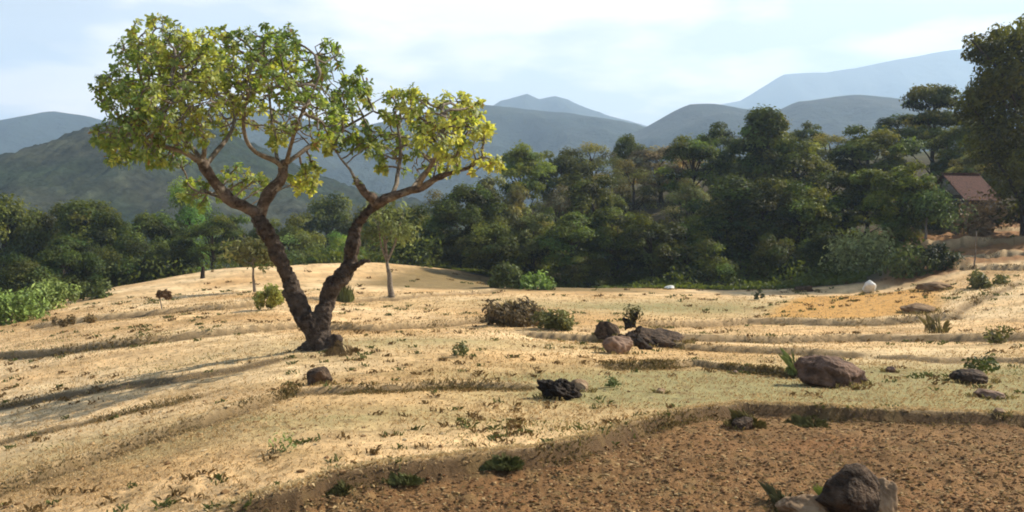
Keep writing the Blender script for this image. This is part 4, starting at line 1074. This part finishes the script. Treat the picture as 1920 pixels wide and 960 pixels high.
# small plants as things
def plant(name, px, py, wpx, hpx, col, label, seed, kind='blade', n=260, cat='plant', depth=None, group=None, stem=None):
    p = hit(px, py); w = wpx / F * p[1]; h = hpx / F * p[1]; dp = depth or w
    r = np.random.default_rng(seed); col = np.array(col)
    root = empty(name, tuple(p)) if stem else None
    if kind == 'blade':
        P = np.c_[r.uniform(-.5, .5, n) * w, r.uniform(-.5, .5, n) * dp, np.zeros(n) - .01]
        if p[1] > 18: n *= 3; P = np.c_[r.uniform(-.5, .5, n) * w, r.uniform(-.5, .5, n) * dp, np.zeros(n) - .01]
        hh = h * .85 * np.clip(1 - (np.abs(P[:, 0]) / w * 1.7) ** 2, .25, 1) * np.clip(1 + .5 * fbm(P[:, 0] * 9 / w, P[:, 1] * 9 / w, 2.0, 2, seed), .4, 1.5)
        c = col * r.uniform(.6, 1.35, (n, 1))
        me = merge_mesh(name, [blades(P, hh, max(.003, .0006 * p[1]) if p[1] < 18 else .00030 * p[1], c, seed, .75 if p[1] < 18 else .3)])
        mat = M_blade
    else:
        nb = max(5, n // 60); cx = r.uniform(-.42, .42, nb) * w; cyy = r.uniform(-.42, .42, nb) * dp; cr_ = np.full(nb, min(w, h * 1.6) * .26) * r.uniform(.7, 1.2, nb)
        lo = .55 if stem else .0
        cz = h * (lo + (1 - lo) * r.uniform(.1, .85, nb) * (1 - (cx / w) ** 2 * 1.6))
        idx = r.integers(0, nb, n); d = rand_dirs(n, r)
        P = np.c_[cx[idx], cyy[idx], cz[idx]] + d * (cr_[idx] * r.uniform(.5, 1.1, n))[:, None]
        P[:, 2] = np.maximum(P[:, 2], .01)
        lf = max(.03, .0055 * p[1]) if p[1] > 20 else max(.02, .006 * p[1])
        V, f = leaf_quads(P, d + [0, 0, .4], min(lf, h * .3), .5, .1, seed, .6)
        c = np.repeat(col * (np.clip(1 + .3 * r.normal(0, 1, nb), .5, 1.7)[idx][:, None]) * r.uniform(.7, 1.3, (n, 1)), 4, 0)
        me = mesh_np(name, V, f, c); mat = M_blade
    if stem:
        link('foliage', me, mat, root)
        TV, TF = [], []
        top = np.array([r.normal(0, .1) * w, 0, h * .8]) if stem is True else np.array(stem)
        tube(TV, TF, wobble((0, 0, -.1), top, 6, h * .015, r), np.linspace(max(.02, h * .035), .012, 6), 7)
        for k in range(6):
            q = np.array([r.uniform(-.35, .35) * w, r.uniform(-.3, .3) * dp, h * r.uniform(.65, .95)])
            tube(TV, TF, wobble(top * r.uniform(.55, .9), q, 4, h * .01, r), np.linspace(max(.012, h * .015), .006, 4), 5)
        link('stem', fix_quads_mesh('stem', TV, TF), M_twig, root)
        o = root
    else:
        o = link(name, me, mat); o.location = tuple(p)
    tag(o, label, cat, group)
    return o
GRN = (.10, .125, .035); BRT = (.17, .25, .05); OLV = (.15, .15, .05); PALE = (.24, .27, .10); DRK = (.045, .055, .02)
plant('bush', 950, 540, 62, 44, GRN, 'dense dark-green bush at the far edge of the field', 1, 'leaf', 900, 'bush')
plant('bush', 1012, 542, 80, 26, BRT, 'low bright-green bush spreading right of the dense dark-green one', 2, 'leaf', 900, 'bush')
plant('grass_mound', 965, 610, 110, 44, (.13, .095, .05), 'dark brushwood mound with dry grass on top, left of the dead stump', 3, 'leaf', 1500, 'mound')
plant('grass_tuft', 958, 600, 70, 40, (.30, .26, .11), 'dry grass standing on the dark brushwood mound', 33, 'blade', 300, 'grass')
plant('bush', 1035, 618, 70, 34, OLV, 'olive bush sloping down right of the brushwood mound', 4, 'leaf', 900, 'bush')
plant('reeds', 25, 606, 90, 62, (.20, .28, .07), 'pale bright reed clump at the left edge', 5, 'leaf', 1600, 'reeds', group='reed clumps at the left field edge')
plant('reeds', 98, 580, 66, 58, (.23, .29, .085), 'pale bright reed clump right of the one at the left edge', 6, 'leaf', 1400, 'reeds', group='reed clumps at the left field edge')
plant('bush', 170, 560, 80, 36, GRN, 'green bush between the reed clumps and the field corner', 7, 'leaf', 600, 'bush')
plant('bush', 60, 592, 90, 32, GRN, 'low green bush between the two pale reed clumps', 67, 'leaf', 600, 'bush')
plant('sapling', 305, 580, 26, 36, (.20, .12, .06), 'small dry brown sapling alone on the left field', 8, 'leaf', 260, 'sapling', stem=True)
plant('small_tree', 478, 548, 90, 100, OLV, 'small olive tree just left of the frangipani stems', 9, 'leaf', 1500, 'tree', stem=True)
plant('grass_clump', 503, 582, 44, 54, (.30, .31, .08), 'tall yellow-green grass clump left of the frangipani stems', 10, 'leaf', 900, 'grass')
plant('small_tree', 735, 556, 100, 190, (.17, .20, .06), 'slender small tree with crooked thin trunk right of the frangipani', 11, 'leaf', 1100, 'tree', stem=(-.25, 0, 1.9))
plant('grass_clump', 645, 566, 34, 40, (.18, .20, .07), 'grey-green weed behind the foot of the right frangipani stem', 12, 'blade', 200, 'weed')
plant('bush', 1614, 512, 96, 84, (.27, .30, .12), 'pale feathery bush at the forest foot above the white boulder', 13, 'leaf', 2600, 'bush')
plant('small_tree', 1735, 448, 84, 82, (.11, .16, .05), 'small round-leaved tree on the bank below the red-roofed hut', 14, 'leaf', 1300, 'tree', stem=True)
plant('bush', 1762, 505, 60, 46, DRK, 'dark shrub at the foot of the terraced bank', 15, 'leaf', 800, 'bush')
plant('bush', 1705, 520, 80, 52, GRN, 'green weeds between the pale feathery bush and the dark shrub', 16, 'leaf', 900, 'bush')
plant('bush', 1850, 538, 90, 28, OLV, 'olive bush line under the lowest terrace near the right edge', 17, 'leaf', 700, 'bush')
plant('weed', 530, 848, 44, 44, (.20, .24, .08), 'pale green weed on the stubble at lower left', 18, 'leaf', 70, 'weed')
plant('weed', 516, 853, 36, 14, DRK, 'flat dark weed at the foot of the pale green weed', 19, 'leaf', 90, 'weed')
plant('weed', 870, 668, 46, 30, (.16, .18, .07), 'grey-green weed in the middle of the stubble', 20, 'leaf', 120, 'weed')
plant('weed', 1492, 700, 34, 46, (.22, .26, .08), 'upright light-green weed left of the big boulder', 21, 'blade', 110, 'weed')
plant('weed', 1426, 562, 18, 22, DRK, 'tiny dark weed at the left tip of the orange field', 22, 'leaf', 90, 'weed')
plant('weed', 1845, 706, 60, 50, GRN, 'leafy green weed growing behind the flat dark rock', 23, 'leaf', 200, 'weed')
plant('weed', 1150, 728, 56, 26, (.14, .17, .06), 'flat green weed right of the black lump', 24, 'leaf', 120, 'weed')
plant('weed', 1760, 625, 44, 44, (.20, .17, .07), 'dry spindly weed in front of the right earth mound', 25, 'blade', 60, 'weed')
plant('weed', 1870, 645, 50, 34, OLV, 'olive weed on the bund near the right edge', 26, 'leaf', 120, 'weed')
plant('grass_tuft', 925, 884, 110, 30, (.12, .13, .05), 'large dark-green tuft hanging over the step of the ploughed plot', 27, 'blade', 700, 'grass', depth=.12)
plant('grass_tuft', 735, 906, 120, 24, (.13, .14, .055), 'green tuft on the step left of the large dark-green one', 28, 'blade', 600, 'grass', depth=.1)
plant('grass_tuft', 632, 922, 50, 26, (.10, .10, .04), 'small green tuft at the left corner of the ploughed plot', 29, 'blade', 260, 'grass', depth=.1)
plant('grass_tuft', 1510, 800, 90, 26, (.12, .12, .05), 'olive tuft on the step behind the dark-faced boulder', 30, 'blade', 420, 'grass', depth=.12)
plant('grass_tuft', 1398, 800, 80, 34, (.14, .12, .045), 'brown-olive tuft on the highest bend of the step', 31, 'blade', 420, 'grass', depth=.14)
plant('grass_tuft', 1572, 965, 60, 50, (.26, .30, .07), 'fresh light-green grass between pale stone and dark-faced boulder', 32, 'blade', 420, 'grass', depth=.12)
plant('weed', 1470, 955, 60, 40, (.10, .10, .05), 'grey dry weed left of the pale curved stone', 34, 'blade', 160, 'weed')
plant('bush', 240, 600, 0, 0, OLV, '', 35) if False else None
plant('bush', 145, 608, 110, 22, (.20, .14, .06), 'dry brown scrub on the bund below the reed clumps', 36, 'leaf', 500, 'scrub')
plant('weed', 640, 664, 70, 22, (.16, .11, .055), 'dry brown weeds around the foot of the frangipani trunk', 37, 'blade', 260, 'weed', depth=.6)
plant('grass_clump', 1810, 325, 130, 50, PALE, 'tall pale grass growing above the roof of the hut', 38, 'blade', 500, 'grass') if False else None

# stump
def stump():
    p = hit(1182, 655); u = p[1] / F
    root = empty('dead_stump', tuple(p)); tag(root, 'dark dead tree stump with broken limbs between the rocks', 'stump')
    r = np.random.default_rng(3); V, Fq = [], []
    tube(V, Fq, wobble((0, 0, -.1), (0, 0, 52 * u), 6, .02, r), np.array([20, 18, 15, 13, 12, 9]) * u, 10)
    for a, b, rr in [((-.1, 0, 42), (-14, 4, 60), 9), ((4, 0, 40), (12, -3, 72), 8), ((8, 0, 28), (22, 3, 44), 8), ((-6, 0, 20), (-26, -4, 26), 10), ((8, -4, 15), (40, -6, 2), 12)]:
        tube(V, Fq, wobble(np.array(a) * u, np.array(b) * u, 5, .012, r), np.linspace(rr, rr * .4, 5) * u, 7)
    o = link('trunk', fix_quads_mesh('trunk', V, Fq), R_black, root)
    rm = o.modifiers.new('Remesh', 'REMESH'); rm.mode = 'VOXEL'; rm.voxel_size = .018; rm.use_smooth_shade = True
    tx = bpy.data.textures.new('stump_bark', 'CLOUDS'); tx.noise_scale = .08
    dm = o.modifiers.new('Displace', 'DISPLACE'); dm.texture = tx; dm.strength = .05
    n = 320; d = rand_dirs(n, r); P = np.array([4, 0, 66]) * u + d * (np.array([20, 14, 20]) * u) * r.uniform(.2, 1, (n, 1))
    Vv, f = leaf_quads(P, d, .055, .5, .1, 4)
    link('foliage', mesh_np('foliage', Vv, f, np.repeat(np.array([[.10, .095, .035]]) * r.uniform(.6, 1.3, (n, 1)), 4, 0)), M_blade, root)
stump()
# small dark stump on the left field, and the thin pole on the bank
def pole(px, py, hpx, rr, mat, label, name, cat, lean=.02):
    p = hit(px, py); h = hpx / F * p[1]; V, Fq = [], []
    r = np.random.default_rng(int(px)); tube(V, Fq, wobble((0, 0, -.2), (lean * h, 0, h), 6, h * .012, r), np.linspace(rr, rr * .6, 6), 8)
    o = link(name, fix_quads_mesh(name, V, Fq), mat); o.location = tuple(p); tag(o, label, cat)
pole(379, 522, 22, .13, R_black, 'little dark stump on the crest of the left field', 'tree_stump', 'stump', .1)
pole(1827, 505, 66, .035, M_twig, 'thin bare pole standing on the terraced bank', 'pole', 'pole', .03)

# ------------------------------------------------------------------ hut
def simple_box(name, lo, hi, mat, parent):
    return link(name, box_mesh(name, lo, hi), mat, parent)
def flatmat(name, c1, c2, scale=3, bump=.3):
    return rock_mat(name, c1, c2, scale, bump, .02)
def hut():
    Y = 53.0
    c = pix(1800, 420, Y); z = float(H(c[0], Y)); u = Y / F
    zg = min(z, pix(1800, 418, Y)[2])
    eave = pix(1800, 366, Y)[2] - zg; ridge_h = pix(1800, 328, Y)[2] - zg
    root = empty('hut', (c[0], Y, zg), R(22)); tag(root, 'small hut with red tiled roof half hidden by bushes on the right bank', 'hut')
    W_, D_ = 1.15, 1.3
    mw = flatmat('mud_wall', (.07, .06, .055), (.15, .13, .12)); mr = flatmat('red_roof_tile', (.060, .026, .020), (.15, .062, .046), 9)
    mg = flatmat('pale_board', (.25, .22, .19), (.45, .41, .36)); md = flatmat('dark_wood', (.03, .022, .018), (.06, .045, .035)); mp = flatmat('grey_blue_panel', (.12, .15, .17), (.2, .23, .25))
    simple_box('wall', (-W_, -D_, -.3), (W_, D_, eave), mw, root)
    # gable walls + roof with eaves, ridge along x
    ov = .35
    V = [(-W_, -D_, eave), (-W_, D_, eave), (-W_, 0, ridge_h - .06), (W_, -D_, eave), (W_, D_, eave), (W_, 0, ridge_h - .06)]
    link('gable', fix_quads_mesh('gable', [np.array(v) for v in V], [(0, 2, 1), (3, 4, 5), (0, 3, 5, 2), (1, 2, 5, 4)], smooth=False), mg, root)
    sl = (ridge_h - eave) / D_
    Vr, Fr = [], []
    n = 26                                   # corrugated tile courses
    for side in (-1, 1):
        for lay in (0, -.05):
            b = len(Vr)
            for i in range(n * 2 + 1):
                xx = -W_ - ov + (2 * W_ + 2 * ov) * i / (n * 2); dz = .02 * (i % 2)
                Vr.append((xx, side * (D_ + ov), eave - sl * ov + dz + lay)); Vr.append((xx, 0, ridge_h + dz + lay + .02))
            for i in range(n * 2): Fr.append((b + 2 * i, b + 2 * i + 2, b + 2 * i + 3, b + 2 * i + 1))
    roof = link('roof', fix_quads_mesh('roof', [np.array(v) for v in Vr], Fr, smooth=False), mr, root)
    simple_box('ridge_cap', (-W_ - ov, -.09, ridge_h + .045), (W_ + ov, .09, ridge_h + .11), mr, roof)
    dr = simple_box('door', (-.35, -D_ - .05, -.1), (.35, -D_ - .004, eave * .8), md, root)
    simple_box('window', (.65, -D_ - .05, eave * .35), (1.2, -D_ - .004, eave * .75), mp, root)
hut()
plant('grass_clump', 1850, 440, 90, 70, (.20, .14, .075), 'dry brown scrub between the hut and the giant edge tree', 39, 'leaf', 900, 'scrub')
plant('bush', 1748, 436, 84, 96, (.10, .13, .04), 'dark leafy shrub hiding the left gable of the hut', 47, 'leaf', 1400, 'bush')
plant('bush', 1800, 438, 80, 74, (.15, .20, .07), 'yellow-green bush in front of the hut', 40, 'leaf', 600, 'bush')

# undergrowth along the forest foot
def undergrowth():
    r = np.random.default_rng(77); P = []; Nn = []
    n = 30000
    x = r.uniform(-9, 21, n); y = np.interp(x, [-8, 0, 3, 6, 11, 15.5, 18], [53, 49.5, 45.5, 41.8, 39.8, 38.0, 42]) + 1.0 + r.random(n) ** 1.2 * 17; e_ = y - np.interp(x, [-8, 0, 3, 6, 11, 15.5, 18], [53, 49.5, 45.5, 41.8, 39.8, 38.0, 42])
    cl = fbm(x, y, 2.0, 3, 14); hgt = np.clip(1.0 + 1.6 * cl, .15, 2.6) * (.12 + .88 * sstep(2.5, 6, e_ + 2 * fbm(x, y, 3, 2, 3))) * np.where(x > 17, .4, 1)
    z = H(x, y) + r.random(n) * hgt
    x2 = r.uniform(-40, -4, n // 2); y2 = r.uniform(50, 62, n // 2); h2 = np.clip(1.3 + 1.6 * fbm(x2, y2, 2, 3, 15), .2, 2.8)
    z2 = H(x2, y2) + r.random(n // 2) * h2
    P = np.vstack([np.c_[x, y, z], np.c_[x2, y2, z2]]); d = rand_dirs(len(P), r)
    V, f = leaf_quads(P, d + [0, 0, .6], .26, .5, .1, 5, .5)
    c = np.repeat(np.clip(1 + .4 * fbm(P[:, 0], P[:, 1], 1.5, 2, 8), .4, 1.8)[:, None] * np.ones((1, 3)), 4, 0)
    o = link('undergrowth', mesh_np('undergrowth', V, f, c), TONE['dark']); tag(o, 'dark tangled undergrowth on the forest floor', 'undergrowth', None, 'stuff')
undergrowth()
